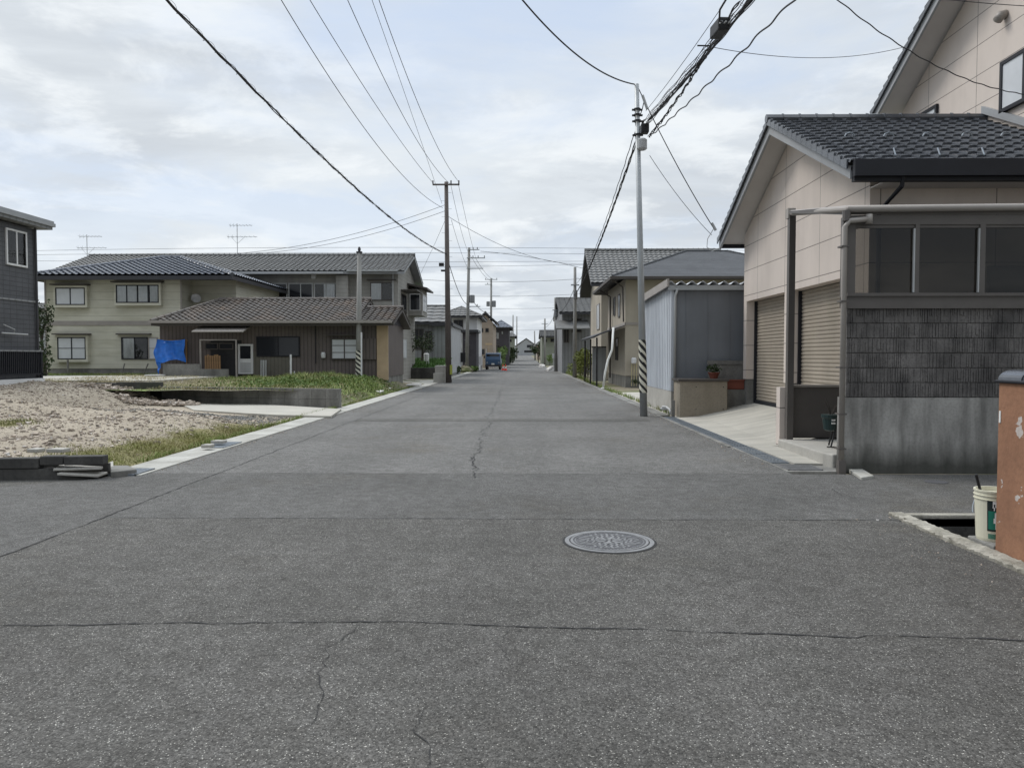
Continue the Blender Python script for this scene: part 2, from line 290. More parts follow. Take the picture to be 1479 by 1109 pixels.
# ---------------------------------------------------------------- mesh helpers
class MB:
    def __init__(s): s.v = []; s.f = []
    def add(s, vs, fs):
        o = len(s.v); s.v += [tuple(p) for p in vs]; s.f += [tuple(i+o for i in f) for f in fs]; return s
    def box(s, x0, x1, y0, y1, z0, z1):
        return s.add([(x, y, z) for z in (z0, z1) for y in (y0, y1) for x in (x0, x1)], [(0, 2, 3, 1), (4, 5, 7, 6), (0, 1, 5, 4), (2, 6, 7, 3), (0, 4, 6, 2), (1, 3, 7, 5)])
    def fb(s, F, u0, u1, z0, z1, d0, d1):
        return s.add([F(u, z, d) for d in (d0, d1) for z in (z0, z1) for u in (u0, u1)], [(0, 2, 3, 1), (4, 5, 7, 6), (0, 1, 5, 4), (2, 6, 7, 3), (0, 4, 6, 2), (1, 3, 7, 5)])
    def prism(s, pts, vec):
        n = len(pts); pts = [Vector(p) for p in pts]; vec = Vector(vec)
        return s.add(pts+[p+vec for p in pts], [tuple(range(n))[::-1], tuple(range(n, 2*n))]+[(i, (i+1) % n, (i+1) % n+n, i+n) for i in range(n)])
    def tube(s, pts, r, n=6, cap=True):
        pts = [Vector(p) for p in pts]; rs = r if isinstance(r, (list, tuple)) else [r]*len(pts); vs = []; fs = []
        prev = None
        for i, p in enumerate(pts):
            t = (pts[min(i+1, len(pts)-1)]-pts[max(i-1, 0)]).normalized()
            if prev is None: a = t.orthogonal().normalized()
            else:
                a = prev-t*prev.dot(t)
                a = a.normalized() if a.length > 1e-6 else t.orthogonal().normalized()
            prev = a; b = t.cross(a)
            for k in range(n):
                q = 2*math.pi*k/n; vs.append(p+(a*math.cos(q)+b*math.sin(q))*rs[i])
        for i in range(len(pts)-1):
            for k in range(n): fs.append((i*n+k, i*n+(k+1) % n, (i+1)*n+(k+1) % n, (i+1)*n+k))
        if cap: fs.append(tuple(range(n))[::-1]); fs.append(tuple(range((len(pts)-1)*n, len(pts)*n)))
        return s.add(vs, fs)
    def lathe(s, c, prof, n=24):      # prof [(r, z)], closed both ends
        return s.tube([(c[0], c[1], c[2]+z) for r, z in prof], [r for r, z in prof], n) if False else s._lathe(c, prof, n)
    def _lathe(s, c, prof, n):
        vs = []; fs = []
        for r, z in prof:
            for k in range(n):
                q = 2*math.pi*k/n; vs.append((c[0]+r*math.cos(q), c[1]+r*math.sin(q), c[2]+z))
        for i in range(len(prof)-1):
            for k in range(n): fs.append((i*n+k, i*n+(k+1) % n, (i+1)*n+(k+1) % n, (i+1)*n+k))
        fs.append(tuple(range(n))[::-1]); fs.append(tuple(range((len(prof)-1)*n, len(prof)*n)))
        return s.add(vs, fs)
    def bbox(s):
        a = np.array(s.v); return a.min(0), a.max(0)
ORG = {}
def obj(name, mb, m, parent=None, smooth=False, recalc=True, kind=None, label=None, cat=None, group=None, bevel=0):
    me = bpy.data.meshes.new(name)
    if parent is not None: org = ORG[parent.name]
    else:
        lo, hi = mb.bbox(); org = Vector(((lo[0]+hi[0])/2, (lo[1]+hi[1])/2, lo[2]))
    a = np.array(mb.v, dtype=float)-np.array(org)
    me.from_pydata(a.tolist(), [], mb.f); me.update()
    if recalc and len(mb.f) < 60000:
        b = bmesh.new(); b.from_mesh(me); bmesh.ops.recalc_face_normals(b, faces=b.faces); b.to_mesh(me); b.free()
    if smooth:
        me.polygons.foreach_set('use_smooth', [True]*len(me.polygons))
    me.materials.append(m if not isinstance(m, str) else MATS[m])
    o = bpy.data.objects.new(name, me); COL.objects.link(o)
    if parent is not None: o.parent = parent; ORG[o.name] = org
    else: o.location = org; ORG[o.name] = org
    if kind: o['kind'] = kind
    if label: o['label'] = label
    if cat: o['category'] = cat
    if group: o['group'] = group
    if bevel:
        md = o.modifiers.new('bevel', 'BEVEL'); md.width = bevel; md.segments = 2; md.limit_method = 'ANGLE'
    return o
def split(name, mb, m, parent, **k):
    n = len(mb.v); par = list(range(n))
    def find(a):
        while par[a] != a: par[a] = par[par[a]]; a = par[a]
        return a
    for f in mb.f:
        r = find(f[0])
        for i in f[1:]: par[find(i)] = r
    g = {}
    for f in mb.f: g.setdefault(find(f[0]), []).append(f)
    for fs in g.values():
        ids = sorted({i for f in fs for i in f}); mp = {a: j for j, a in enumerate(ids)}; q = MB(); q.v = [mb.v[i] for i in ids]; q.f = [tuple(mp[i] for i in f) for f in fs]; o = obj(name, q, m, parent, **k)
    return o
def thing(name, label, cat, loc=(0, 0, 0), group=None):
    o = bpy.data.objects.new(name, None); COL.objects.link(o); o.empty_display_size = 0.3
    o.location = loc; o['label'] = label; o['category'] = cat
    if group: o['group'] = group
    ORG[o.name] = Vector(loc); return o
def dup(root, loc, label, rz=0.0, scale=1.0):
    r = root.copy(); COL.objects.link(r); r.location = loc; r['label'] = label; r.rotation_euler = (0, 0, rz); r.scale = (scale,)*3
    for ch in list(root.children):
        c = ch.copy(); COL.objects.link(c); c.parent = r
        for g in ch.children:
            d = g.copy(); COL.objects.link(d); d.parent = c
    return r
def FW(ox, oy, ux, uy, nx, ny):      # wall frame: u along, d outward
    return lambda u, z, d: (ox+ux*u+nx*d, oy+uy*u+ny*d, z)
def front(y): return FW(0, y, 1, 0, 0, -1)       # faces the camera, u = world x
def roadR(x): return FW(x, 0, 0, 1, -1, 0)       # right-hand wall facing the road, u = world y
def roadL(x): return FW(x, 0, 0, 1, 1, 0)
def tile_sheet(mb, P0, U, V, lu, lv, tw, te, amp, lift, k=6, planes=(), style='s', skip=0.0):
    P0 = Vector(P0); U = Vector(U).normalized(); V = Vector(V).normalized(); Nn = U.cross(V)
    if Nn.z < 0: Nn = -Nn
    nu = max(1, int(round(lu/tw))); tw = lu/nu; nv = max(1, int(round(lv/te))); te = lv/nv
    us = []; 
    for i in range(nu):
        for j in range(k):
            t = j/k
            if style == 's': h = amp*(0.5+0.5*math.sin(2*math.pi*t)) 
            elif style == 'flat': h = amp*(1.0 if t < 0.24 else 0.25*(t-0.24)/0.76)
            else: h = 0
            us.append(((i+t)*tw, h))
            if style == 'flat' and j == 0: us[-1] = ((i+0.0)*tw, 0.0); us.append(((i+0.03)*tw, amp)); 
    us.append((lu, us[0][1]))
    bm = bmesh.new(); rows = []
    for j in range(nv):
        for (v, l) in ((j*te, lift), ((j+1)*te, 0.0)):
            rows.append([bm.verts.new(P0+U*u+V*v+Nn*(h+l)) for u, h in us])
    for r in range(len(rows)-1):
        a, b = rows[r], rows[r+1]
        for i in range(len(us)-1):
            bm.faces.new((a[i], a[i+1], b[i+1], b[i]))
    for (pc, pn) in planes:
        bmesh.ops.bisect_plane(bm, geom=bm.verts[:]+bm.edges[:]+bm.faces[:], plane_co=pc, plane_no=pn, clear_outer=True)
    bm.normal_update(); bm.verts.index_update()
    flip = sum(f.normal.z for f in bm.faces) < 0
    o = len(mb.v)
    mb.v += [tuple(v.co) for v in bm.verts]
    for f in bm.faces:
        ix = [v.index+o for v in f.verts]; mb.f.append(tuple(ix[::-1] if flip else ix))
    bm.free()
def slab(mb, pts, th):               # polygon with thickness downward
    mb.prism([(p[0], p[1], p[2]) for p in pts], (0, 0, -th))
def ridge(mb, a, b, r, seg=0.35):
    a = Vector(a); b = Vector(b); n = max(2, int((b-a).length/seg)); pts = []; rs = []
    for i in range(n):
        p = a.lerp(b, i/n); q = a.lerp(b, (i+0.93)/n); q2 = a.lerp(b, (i+0.94)/n); q3 = a.lerp(b, (i+0.999)/n)
        pts += [p, q, q2, q3]; rs += [r, r, r*1.18, r*1.18]
    mb.tube(pts, rs, 8)
def roof_gable(root, x0, x1, y0, y1, ze, zr, axis, m, trim, tw=0.3, te=0.28, amp=0.035, lift=0.03, k=6, th=0.12, style='s', cap=0.09, capm=None):
    t = MB(); s = MB(); r = MB()
    if axis == 'x':
        ym = (y0+y1)/2; 
        for ya, sg in ((y0, 1), (y1, -1)):
            L = math.hypot(ym-y0, zr-ze)
            slab(s, [(x0, ya, ze), (x1, ya, ze), (x1, ym, zr), (x0, ym, zr)], th)
            tile_sheet(t, (x0-0.02, ya-sg*0.03, ze+0.005), (1, 0, 0), (0, sg*(ym-y0), zr-ze), x1-x0+0.04, L+0.03, tw, te, amp, lift, k, style=style)
        ridge(r, (x0-0.04, ym, zr+0.05), (x1+0.04, ym, zr+0.05), cap)
    else:
        xm = (x0+x1)/2
        for xa, sg in ((x0, 1), (x1, -1)):
            L = math.hypot(xm-x0, zr-ze)
            slab(s, [(xa, y0, ze), (xa, y1, ze), (xm, y1, zr), (xm, y0, zr)], th)
            tile_sheet(t, (xa-sg*0.03, y0-0.02, ze+0.005), (0, 1, 0), (sg*(xm-x0), 0, zr-ze), y1-y0+0.04, L+0.03, tw, te, amp, lift, k, style=style)
        ridge(r, (xm, y0-0.04, zr+0.05), (xm, y1+0.04, zr+0.05), cap)
    o = obj('roof', t, m, root, recalc=False); obj('fascia', s, trim, o); obj('ridge_cap', r, capm or m, o); return o
def roof_hip(root, x0, x1, y0, y1, ze, zr, axis, m, trim, tw=0.3, te=0.28, amp=0.035, lift=0.03, k=6, th=0.12, style='s', cap=0.08):
    w = (y1-y0)/2 if axis == 'x' else (x1-x0)/2
    t = MB(); s = MB(); r = MB(); h = zr-ze
    if axis == 'x': A = Vector((x0+w, (y0+y1)/2, zr)); B = Vector((x1-w, (y0+y1)/2, zr))
    else: A = Vector(((x0+x1)/2, y0+w, zr)); B = Vector(((x0+x1)/2, y1-w, zr))
    c = [Vector((x0, y0, ze)), Vector((x1, y0, ze)), Vector((x1, y1, ze)), Vector((x0, y1, ze))]
    faces = [(c[0], c[1], B if axis == 'x' else A, A), (c[1], c[2], B, B if axis == 'x' else A), (c[2], c[3], A if axis == 'x' else B, B), (c[3], c[0], A, A if axis == 'x' else B)]
    for a, b, p, q in faces:
        pts = [a, b, p] if (p-q).length < 1e-4 else [a, b, p, q]
        slab(s, pts, th)
        mid = (a+b)/2; U = (b-a).normalized(); inn = Vector((-U.y, U.x, 0)); V = inn*w+Vector((0, 0, h)); L = V.length
        cen = (a+b)/2+inn*w*0.4
        pl = []
        for e0, e1 in ((a, q), (b, p)):
            dr = (e1-e0); n = Vector((dr.y, -dr.x, 0)).normalized()
            if (cen-e0).dot(n) > 0: n = -n
            pl.append((e0+n*0.01, n))
        tile_sheet(t, a-inn*0.04+Vector((0, 0, 0.005)), U, V, (b-a).length, L, tw, te, amp, lift, k, planes=pl, style=style)
    if (A-B).length > 1e-3: ridge(r, A+Vector((0, 0, 0.05)), B+Vector((0, 0, 0.05)), cap)
    for e, pk in ((c[0], A), (c[1], B if axis == 'x' else A), (c[2], B), (c[3], A if axis == 'x' else B)):
        ridge(r, e+Vector((0, 0, 0.05)), pk+Vector((0, 0, 0.05)), cap)
    o = obj('roof', t, m, root, recalc=False); obj('fascia', s, trim, o); obj('ridge_cap', r, m, o); return o
def walls(root, x0, x1, y0, y1, z0, z1, m, gable=None, zr=None, name='wall', th=None):
    w = MB(); w.box(x0, x1, y0, y1, z0, z1)
    if gable == 'x':
        ym = (y0+y1)/2; w.prism([(x0, y0, z1), (x0, y1, z1), (x0, ym, zr)], (x1-x0, 0, 0))
    if gable == 'y':
        xm = (x0+x1)/2; w.prism([(x0, y0, z1), (x1, y0, z1), (xm, y0, zr)], (0, y1-y0, 0))
    return obj(name, w, m, root)
def window(root, F, u0, u1, z0, z1, fr='trim brown', n=2, inner='curtain', fw=0.05, proud=0.05, hood=None, boxm=None, bd=0.22, cover=None, bars=0):
    f = MB(); d0 = 0.003
    if boxm:
        b = MB(); b.fb(F, u0-0.1, u1+0.1, z0-0.13, z0-0.003, d0, bd); b.fb(F, u0-0.1, u0-0.003, z0, z1, d0, bd); b.fb(F, u1+0.003, u1+0.1, z0, z1, d0, bd); b.fb(F, u0-0.1, u1+0.1, z1+0.003, z1+0.1, d0, bd)
    else: bd = proud
    f.fb(F, u0, u1, z0, z0+fw, d0, bd); f.fb(F, u0, u1, z1-fw, z1, d0, bd); f.fb(F, u0, u0+fw, z0+fw, z1-fw, d0, bd); f.fb(F, u1-fw, u1, z0+fw, z1-fw, d0, bd)
    for i in range(1, n):
        c = u0+(u1-u0)*i/n; f.fb(F, c-fw*0.5, c+fw*0.5, z0+fw, z1-fw, d0, bd-0.004)
    for i in range(bars):
        c = z0+(z1-z0)*(i+1)/(bars+1); f.fb(F, u0+fw, u1-fw, c-0.015, c+0.015, d0+0.01, bd-0.01)
    o = obj('window', f, fr, root)
    g = MB(); g.fb(F, u0+fw, u1-fw, z0+fw, z1-fw, d0+0.001, d0+0.004)
    if inner == 'frosted':
        g2 = MB(); g2.fb(F, u0+fw, u1-fw, z0+fw, z1-fw, bd-0.03, bd-0.02); obj('pane', g2, 'frosted glass', o)
    elif inner == 'dark':
        g2 = MB(); g2.fb(F, u0+fw, u1-fw, z0+fw, z1-fw, bd-0.03, bd-0.02); obj('pane', g2, 'dark glass', o)
    else:
        obj('inside_shade', g, 'inside_shade', o)  # dark sheet on the wall painted as the unlit room behind
        g2 = MB(); g2.fb(F, u0+fw, u1-fw, z0+fw, z1-fw, bd-0.018, bd-0.014); obj('pane', g2, GLASS, o)
        cov = cover or [(0.0, 1.0)]
        c = MB()
        for ca_, cb_ in cov:
            ua = u0+fw+(u1-u0-2*fw)*ca_; ub = u0+fw+(u1-u0-2*fw)*cb_; k = max(4, int((ub-ua)/0.05)); vs = []; fs = []
            for i in range(k+1):
                uu = ua+(ub-ua)*i/k; dd = max(d0+0.012, bd-0.036)+0.008*math.sin(i*1.9)+0.004*rnd.random()
                vs += [F(uu, z0+fw, dd), F(uu, z1-fw, dd)]
            for i in range(k): fs.append((2*i, 2*i+2, 2*i+3, 2*i+1))
            c.add(vs, fs)
        obj('curtain', c, 'curtain', o, recalc=False)
    if boxm: obj('window_box', b, boxm, o)
    if hood:
        h = MB(); h.fb(F, u0-0.18, u1+0.18, z1+0.12, z1+0.18, d0, bd+0.16); obj('hood', h, hood, o)
    return o
def sm(t): t = max(0.0, min(1.0, t)); return t*t*(3-2*t)
def rise(y): return 2.0*sm((y-95)/240.0)
def sheet(xs, ys, zf, hole=None):
    mb = MB(); nx = len(xs)
    mb.v = [(x, y, zf(x, y)) for y in ys for x in xs]
    for j in range(len(ys)-1):
        for i in range(nx-1):
            if hole and hole((xs[i]+xs[i+1])/2, (ys[j]+ys[j+1])/2): continue
            a = j*nx+i; mb.f.append((a, a+1, a+nx+1, a+nx))
    return mb
def lin(a, b, n): return [a+(b-a)*i/n for i in range(n+1)]
# ================================================================ SETTING
PX0, PX1, PY0, PY1 = 3.62, 4.30, 4.6, 7.0       # the open drain by the orange wall
hole = lambda x, y: PX0 < x < PX1 and PY0 < y < PY1
gx = sorted(set([-900, -400, -200, -120, -80, -50, -30, -20, -12, -6, 0, PX0, PX1, 8, 14, 22, 40, 80, 160, 400, 900]))
gy = sorted(set([-80, -20, 0, PY0, PY1, 12, 20, 30, 45, 60, 80, 95]+[95+12*i for i in range(1, 22)]+[450, 700, 1500]))
obj('ground', sheet(gx, gy, lambda x, y: rise(y)-0.03, hole), 'ground earth', kind='structure', recalc=False)
RL, RR = -4.8, 3.45
def ledge(y): return RL if y < 92 else (RL+2.5*sm((y-92)/14))
# far / main road (beyond the seam), then the middle band and the near patch, each with its own asphalt
SEAM2, SEAM1 = 9.55, 6.86
rd = MB(); ys = lin(SEAM2, 95, 40)+[95+6*i for i in range(1, 44)]
for y in ys: rd.v += [(ledge(y), y, rise(y)+0.0), (RR, y, rise(y)+0.0)]
for i in range(len(ys)-1): rd.f.append((2*i, 2*i+1, 2*i+3, 2*i+2))
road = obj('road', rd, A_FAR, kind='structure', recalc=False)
mid = sheet([-30, -3.92, 3.45, PX0, PX1, 30], [SEAM1, PY1, 9.0, SEAM2], lambda x, y: 0.0, lambda x, y: hole(x, y) or (x < -3.92) or (x > 3.45 and False))
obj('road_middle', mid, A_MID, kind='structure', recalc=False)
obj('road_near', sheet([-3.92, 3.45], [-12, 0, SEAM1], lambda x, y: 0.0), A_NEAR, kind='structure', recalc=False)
lw = MB(); lw.add([(-3.92, -12, 0), (-3.92, SEAM2, 0), (-5.05, SEAM2, 0), (-5.3, 9.0, 0), (-6.3, 8.3, 0), (-9, 6.9, 0), (-9, -12, 0)], [(0, 1, 2, 3, 4, 5, 6)])
obj('side_road', lw, A_MID, kind='structure')
lw = MB(); lw.add([(-5.3, 9.0, -0.004), (-6.3, 8.3, -0.004), (-9, 6.9, -0.004), (-9, -12, -0.004), (-40, -12, -0.004), (-40, 9.0, -0.004)], [(0, 1, 2, 3, 4, 5)])
obj('side_road', lw, A_OLD, kind='structure')
# right hand yard behind the orange wall
obj('yard_paving', sheet([3.7, PX1, 12], [-12, PY0, 6.0, SEAM1], lambda x, y: -0.006, hole), 'old concrete', kind='structure', recalc=False)
# drain pit
pt = MB(); pt.box(PX0-0.1, PX0, PY0, PY1, -0.6, -0.012); pt.box(PX1, PX1+0.1, PY0, PY1, -0.6, -0.012); pt.box(PX0, PX1, PY1, PY1+0.1, -0.6, -0.012); pt.box(PX0, PX1, PY0-0.1, PY0, -0.6, -0.012); pt.box(PX0-0.1, PX1+0.1, PY0-0.1, PY1+0.1, -0.66, -0.6)
obj('drain_pit', pt, 'black concrete', kind='structure')
def rough_strip(x0, x1, ya, yb, z0, z1, jit, n):
    kb = MB(); rk = random.Random(3)
    for i in range(n+1):
        y = ya+(yb-ya)*i/n; j = lambda q=1.0: rk.uniform(-jit, jit)*q
        kb.v += [(x0+j(), y, z0), (x0+j(1.3), y, z1-0.012+j(0.5)), (x0+0.02+j(), y, z1+j(0.4)), ((x0+x1)/2, y+j(), z1+j(0.5)), (x1-0.015, y, z1+j(0.4)), (x1-0.002, y, z1-0.01), (x1-0.002, y, z0)]
    for i in range(n):
        for k in range(6): a = i*7+k; kb.f.append((a, a+1, a+8, a+7))
    return kb
obj('drain_kerb', rough_strip(3.47, 3.618, 3.0, 7.1, -0.1, 0.03, 0.012, 130), 'kerb rough', kind='structure')
kb = MB(); kb.box(3.618, 4.6, 7.0, 7.09, -0.1, 0.022)
obj('drain_kerb', kb, 'kerb rough', kind='structure', bevel=0.012)
bm_ = MB(); bm_.box(PX0, PX1, 5.74, 6.08, -0.1, 0.05); bm_.box(PX0, PX1, 6.42, 6.5, -0.22, -0.12)
obj('drain_beam', bm_, 'old concrete', kind='structure', bevel=0.01)
# left kerb strip: L-shaped gutter blocks
kb = MB(); y = 9.3
while y < 60:
    kb.box(-5.32+rnd.uniform(-0.008, 0.008), -4.80, y, y+0.592, -0.1, 0.012+rnd.uniform(0, 0.004)); y += 0.6
kb.box(-5.32, -4.8, 60, 92, -0.1, 0.012)
obj('kerb', kb, 'kerb concrete', kind='structure')
kb = MB(); y = 12.4
while y < 60:
    z = 0.012+rnd.uniform(0, 0.004)
    if not (12.4 <= y < 18.6): kb.box(RR, RR+0.28, y, y+0.592, -0.1, z)
    else: kb.box(RR-0.04, RR+0.045, y, y+0.592, -0.1, z)
    y += 0.6
kb.box(RR, RR+0.3, 60, 92, -0.1, 0.012); kb.box(RR, 4.2, 9.72, 12.39, -0.1, 0.008)
obj('kerb', kb, 'old concrete', kind='structure')
# cracks and joints in the asphalt
def crack(pts, w, jit=0.02, seg=0.05, z=0.004):
    mb = MB(); P = [Vector((*p, 0)) for p in pts]; line = []
    for a, b in zip(P, P[1:]):
        n = max(1, int((b-a).length/seg)); nn = Vector((-(b-a).y, (b-a).x, 0)).normalized()
        dv_ = 0.0
        for i in range(n): dv_ = 0.86*dv_+rnd.uniform(-jit, jit)*0.9; line.append(a.lerp(b, i/n)+nn*(dv_+rnd.uniform(-jit, jit)*0.3))
    line.append(P[-1]); k = len(line)
    for i, p in enumerate(line):
        t = (line[min(i+1, k-1)]-line[max(0, i-1)]).normalized(); nn = Vector((-t.y, t.x, 0)); ww = w*(0.3+0.9*rnd.random()**1.3)*(0.55+0.45*abs(math.sin(i*0.13+len(line))))*0.5
        zz = rise(p.y)+z; mb.v += [(p.x-nn.x*ww, p.y-nn.y*ww, zz), (p.x+nn.x*ww, p.y+nn.y*ww, zz)]
    for i in range(k-1): mb.f.append((2*i, 2*i+1, 2*i+3, 2*i+2))
    return mb
def gp(l): return [tuple(G(*p).xy) for p in l]
for pts, w, j in (
    (gp([(0, 903), (300, 900), (560, 897), (900, 908), (1250, 918), (1479, 925)]), 0.017, 0.012),
    ([(-3.9, SEAM1), (-1, SEAM1+0.01), (2, SEAM1-0.02), (3.45, SEAM1)], 0.016, 0.006),
    ([(-3.92, SEAM2), (0, SEAM2), (3.4, SEAM2+0.02)], 0.014, 0.008),
    ([(-3.92, 3.0), (-3.9, 8), (-3.93, 14), (-3.95, 30)], 0.02, 0.012),
    (gp([(680, 678), (694, 640), (708, 600), (720, 575), (725, 556), (733, 545)]), 0.016, 0.05),
    (gp([(685, 690), (683, 660)]), 0.02, 0.03),
    (gp([(520, 903), (470, 940), (465, 1000), (440, 1050)]), 0.006, 0.02),
    (gp([(615, 1020), (600, 1050), (622, 1080), (620, 1105)]), 0.005, 0.02),
    (gp([(740, 905), (715, 930), (735, 955)]), 0.003, 0.02),
    ([(3.5, 6.9), (5, 6.95), (9, 6.9)], 0.014, 0.01),
    (gp([(1200, 706), (1215, 716), (1250, 722)]), 0.010, 0.02)):
    obj('crack', crack(pts, w, j*0.8, 0.03 if w < 0.012 else 0.05), 'crack', road, recalc=False)
pp = MB(); pp.add([(-3.9, 17.2, 0.0045), (3.0, 17.3, 0.0045), (3.0, 18.0, 0.0045), (-3.9, 17.95, 0.0045)], [(0, 1, 2, 3)])
obj('patch', pp, A_OLD, road)
# vacant lot (rubble) and the higher yards behind it
def hlot(x, y):
    a = 0.27*sm((-5.35-x)/1.9)*(1-0.62*sm((y-15)/4.5)*sm((x+12.5)/3)); b = 0.34*sm((-6.5-x)/5.5)*sm((y-9.5)/9)
    n = 0.05*math.sin(x*1.7+y*0.9)+0.04*math.sin(x*0.8-y*1.9+2)+0.02*math.sin(x*4.1+y*3.3)
    q = 1-0.8*sm((y-15.5)/3.5)*sm((x+13.0)/2.2)
    return (a+b+n*sm((-5.6-x)/2.0)*sm((y-9.2)/1.5))*q
def grassy(x, y):
    g = sm((x+7.0-0.04*(y-9))/1.3)*sm((16.8-y)/1.5)
    g = max(g, 0.8*sm(1-math.hypot((x+8.9)/0.8, (y-12.7)/0.7)))
    return g
xs = [-24, -20]+lin(-16, -5.34, 60); ysl = lin(9.2, 25.0, 90)
lot = sheet(xs, ysl, hlot)
def lotmat():
    M = bpy.data.materials.new('lot soil'); M.use_nodes = True; N = M.node_tree.nodes; L = M.node_tree.links; P = N['Principled BSDF']; P.inputs['Roughness'].default_value = 0.95
    at = N.new('ShaderNodeAttribute'); at.attribute_name = 'cover'; sp = N.new('ShaderNodeSeparateColor'); L.new(at.outputs['Color'], sp.inputs[0])
    tc = N.new('ShaderNodeTexCoord')
    def nz(s, d=6):
        n = N.new('ShaderNodeTexNoise'); n.inputs['Scale'].default_value = s; n.inputs['Detail'].default_value = d; n.inputs['Roughness'].default_value = 0.65; L.new(tc.outputs['Object'], n.inputs['Vector']); return n.outputs['Fac']
    def rng(x, a, b):
        n = N.new('ShaderNodeMapRange'); L.new(x, n.inputs[0]); n.inputs[1].default_value = a; n.inputs[2].default_value = b; return n.outputs[0]
    def mix(f, a, b):
        n = N.new('ShaderNodeMix'); n.data_type = 'RGBA'; L.new(f, n.inputs[0])
        for s, q in ((6, a), (7, b)):
            if isinstance(q, tuple): n.inputs[s].default_value = (*q, 1)
            else: L.new(q, n.inputs[s])
        return n.outputs[2]
    soil = mix(rng(nz(0.9), 0.35, 0.65), (0.275, 0.235, 0.175), (0.39, 0.34, 0.265))
    soil = mix(rng(nz(22), 0.5, 0.7), soil, (0.20, 0.17, 0.135))
    gr = mix(rng(nz(4), 0.35, 0.65), (0.13, 0.125, 0.045), (0.22, 0.19, 0.09))
    ad = N.new('ShaderNodeMath'); ad.operation = 'ADD'; L.new(sp.outputs[0], ad.inputs[0]); L.new(nz(2.0), ad.inputs[1])
    c = mix(rng(ad.outputs[0], 0.85, 1.05), soil, gr)
    grav = mix(rng(nz(30), 0.4, 0.6), (0.10, 0.10, 0.10), (0.22, 0.22, 0.215)); ad2 = N.new('ShaderNodeMath'); ad2.operation = 'ADD'; L.new(sp.outputs[1], ad2.inputs[0]); L.new(nz(2.5), ad2.inputs[1])
    c = mix(rng(ad2.outputs[0], 0.9, 1.05), c, grav)
    L.new(c, P.inputs['Base Color']); b = N.new('ShaderNodeBump'); b.inputs['Distance'].default_value = 0.03; L.new(nz(14), b.inputs['Height']); L.new(b.outputs[0], P.inputs['Normal'])
    return M
def gravelly(x, y): return sm(1-math.hypot((x+7.4)/2.4, (y-17.2)/1.5))
LOT = lotmat(); lo_ = obj('vacant_lot', lot, LOT, kind='structure', recalc=False)
ca = lo_.data.color_attributes.new('cover', 'FLOAT_COLOR', 'POINT')
for i, p in enumerate(lot.v): ca.data[i].color = (grassy(p[0], p[1]), gravelly(p[0], p[1]), 0, 1)
cp = MB(); q = [G(262, 584, 0.1), G(330, 580, 0.1), G(493, 591, 0.05), G(478, 602, 0.04), G(400, 599, 0.06), G(330, 594, 0.08), G(280, 591, 0.1)]
slabp = [(p.x, p.y, max(0.03, hlot(p.x, p.y))+0.03) for p in q]; cp.prism(slabp, (0, 0, -0.12)); obj('concrete_path', cp, 'driveway concrete', kind='structure')
def hyard(x, y): return 0.50*sm((-5.4-x)/1.1)*(1-0.95*sm((x+10)/2.5)*sm((y-36)/3))+0.012*math.sin(3*x+2*y)
obj('raised_yard', sheet([-60, -40, -30, -22]+lin(-17, -5.33, 40), [21.95, 22.4, 22.8, 23.4]+lin(24.5, 60, 36), lambda x, y: hyard(x, y)+(0.1*sm((-12-x)/2)), lambda x, y: (y < 24.4 and x < -12.6) or (y < 23.4 and x < -11.3)), 'ground earth', kind='structure', recalc=False)
ws = MB(); ws.box(-30, -12.7, 24.4, 24.6, 0.1, 0.64); ws.box(-12.7, -11.3, 23.2, 23.4, 0.05, 0.70); ws.box(-12.84, -12.7, 23.2, 24.4, 0.05, 0.66)
obj('retaining_wall', ws, 'black concrete', bevel=0.01, label='low dark retaining wall behind the rubble lot, in front of the cream house', cat='wall')
p1 = D(244, 574, 23.0); p2 = D(490, 590, 21.6)
w = MB(); a = Vector((p2.x, 21.6, 0)); b = Vector((-11.4, 23.3, 0)); dr = (b-a).normalized(); nn = Vector((-dr.y, dr.x, 0)); 
if nn.y < 0: nn = -nn
for i in range(14):
    for r_ in range(2):
        L = (b-a).length/14; s0 = a+dr*(L*i+0.004); s1 = a+dr*(L*(i+1)-0.004); z0 = -0.05+0.31*r_
        w.prism([(s0.x, s0.y, z0), (s1.x, s1.y, z0), (s1.x+nn.x*.14, s1.y+nn.y*.14, z0), (s0.x+nn.x*.14, s0.y+nn.y*.14, z0)], (0, 0, 0.303))
obj('block_retaining_wall', w, 'old concrete', label='low grey block retaining wall in front of the weeds and the brown house', cat='wall')
# drive of the grey house (left), beyond the weeds
cp = MB(); cp.prism([(-4.85, 40.8, 0.02), (-4.85, 47.5, 0.02), (-10.5, 49, 0.03), (-10.5, 42.5, 0.03)], (0, 0, -0.1)); obj('concrete_drive', cp, 'driveway concrete', kind='structure')
cp = MB(); cp.prism([(3.74, 31, 0.02), (3.74, 19.3, 0.02), (8, 19.3, 0.02), (8, 31, 0.05)], (0, 0, -0.1)); obj('concrete_forecourt', cp, 'driveway concrete', kind='structure')
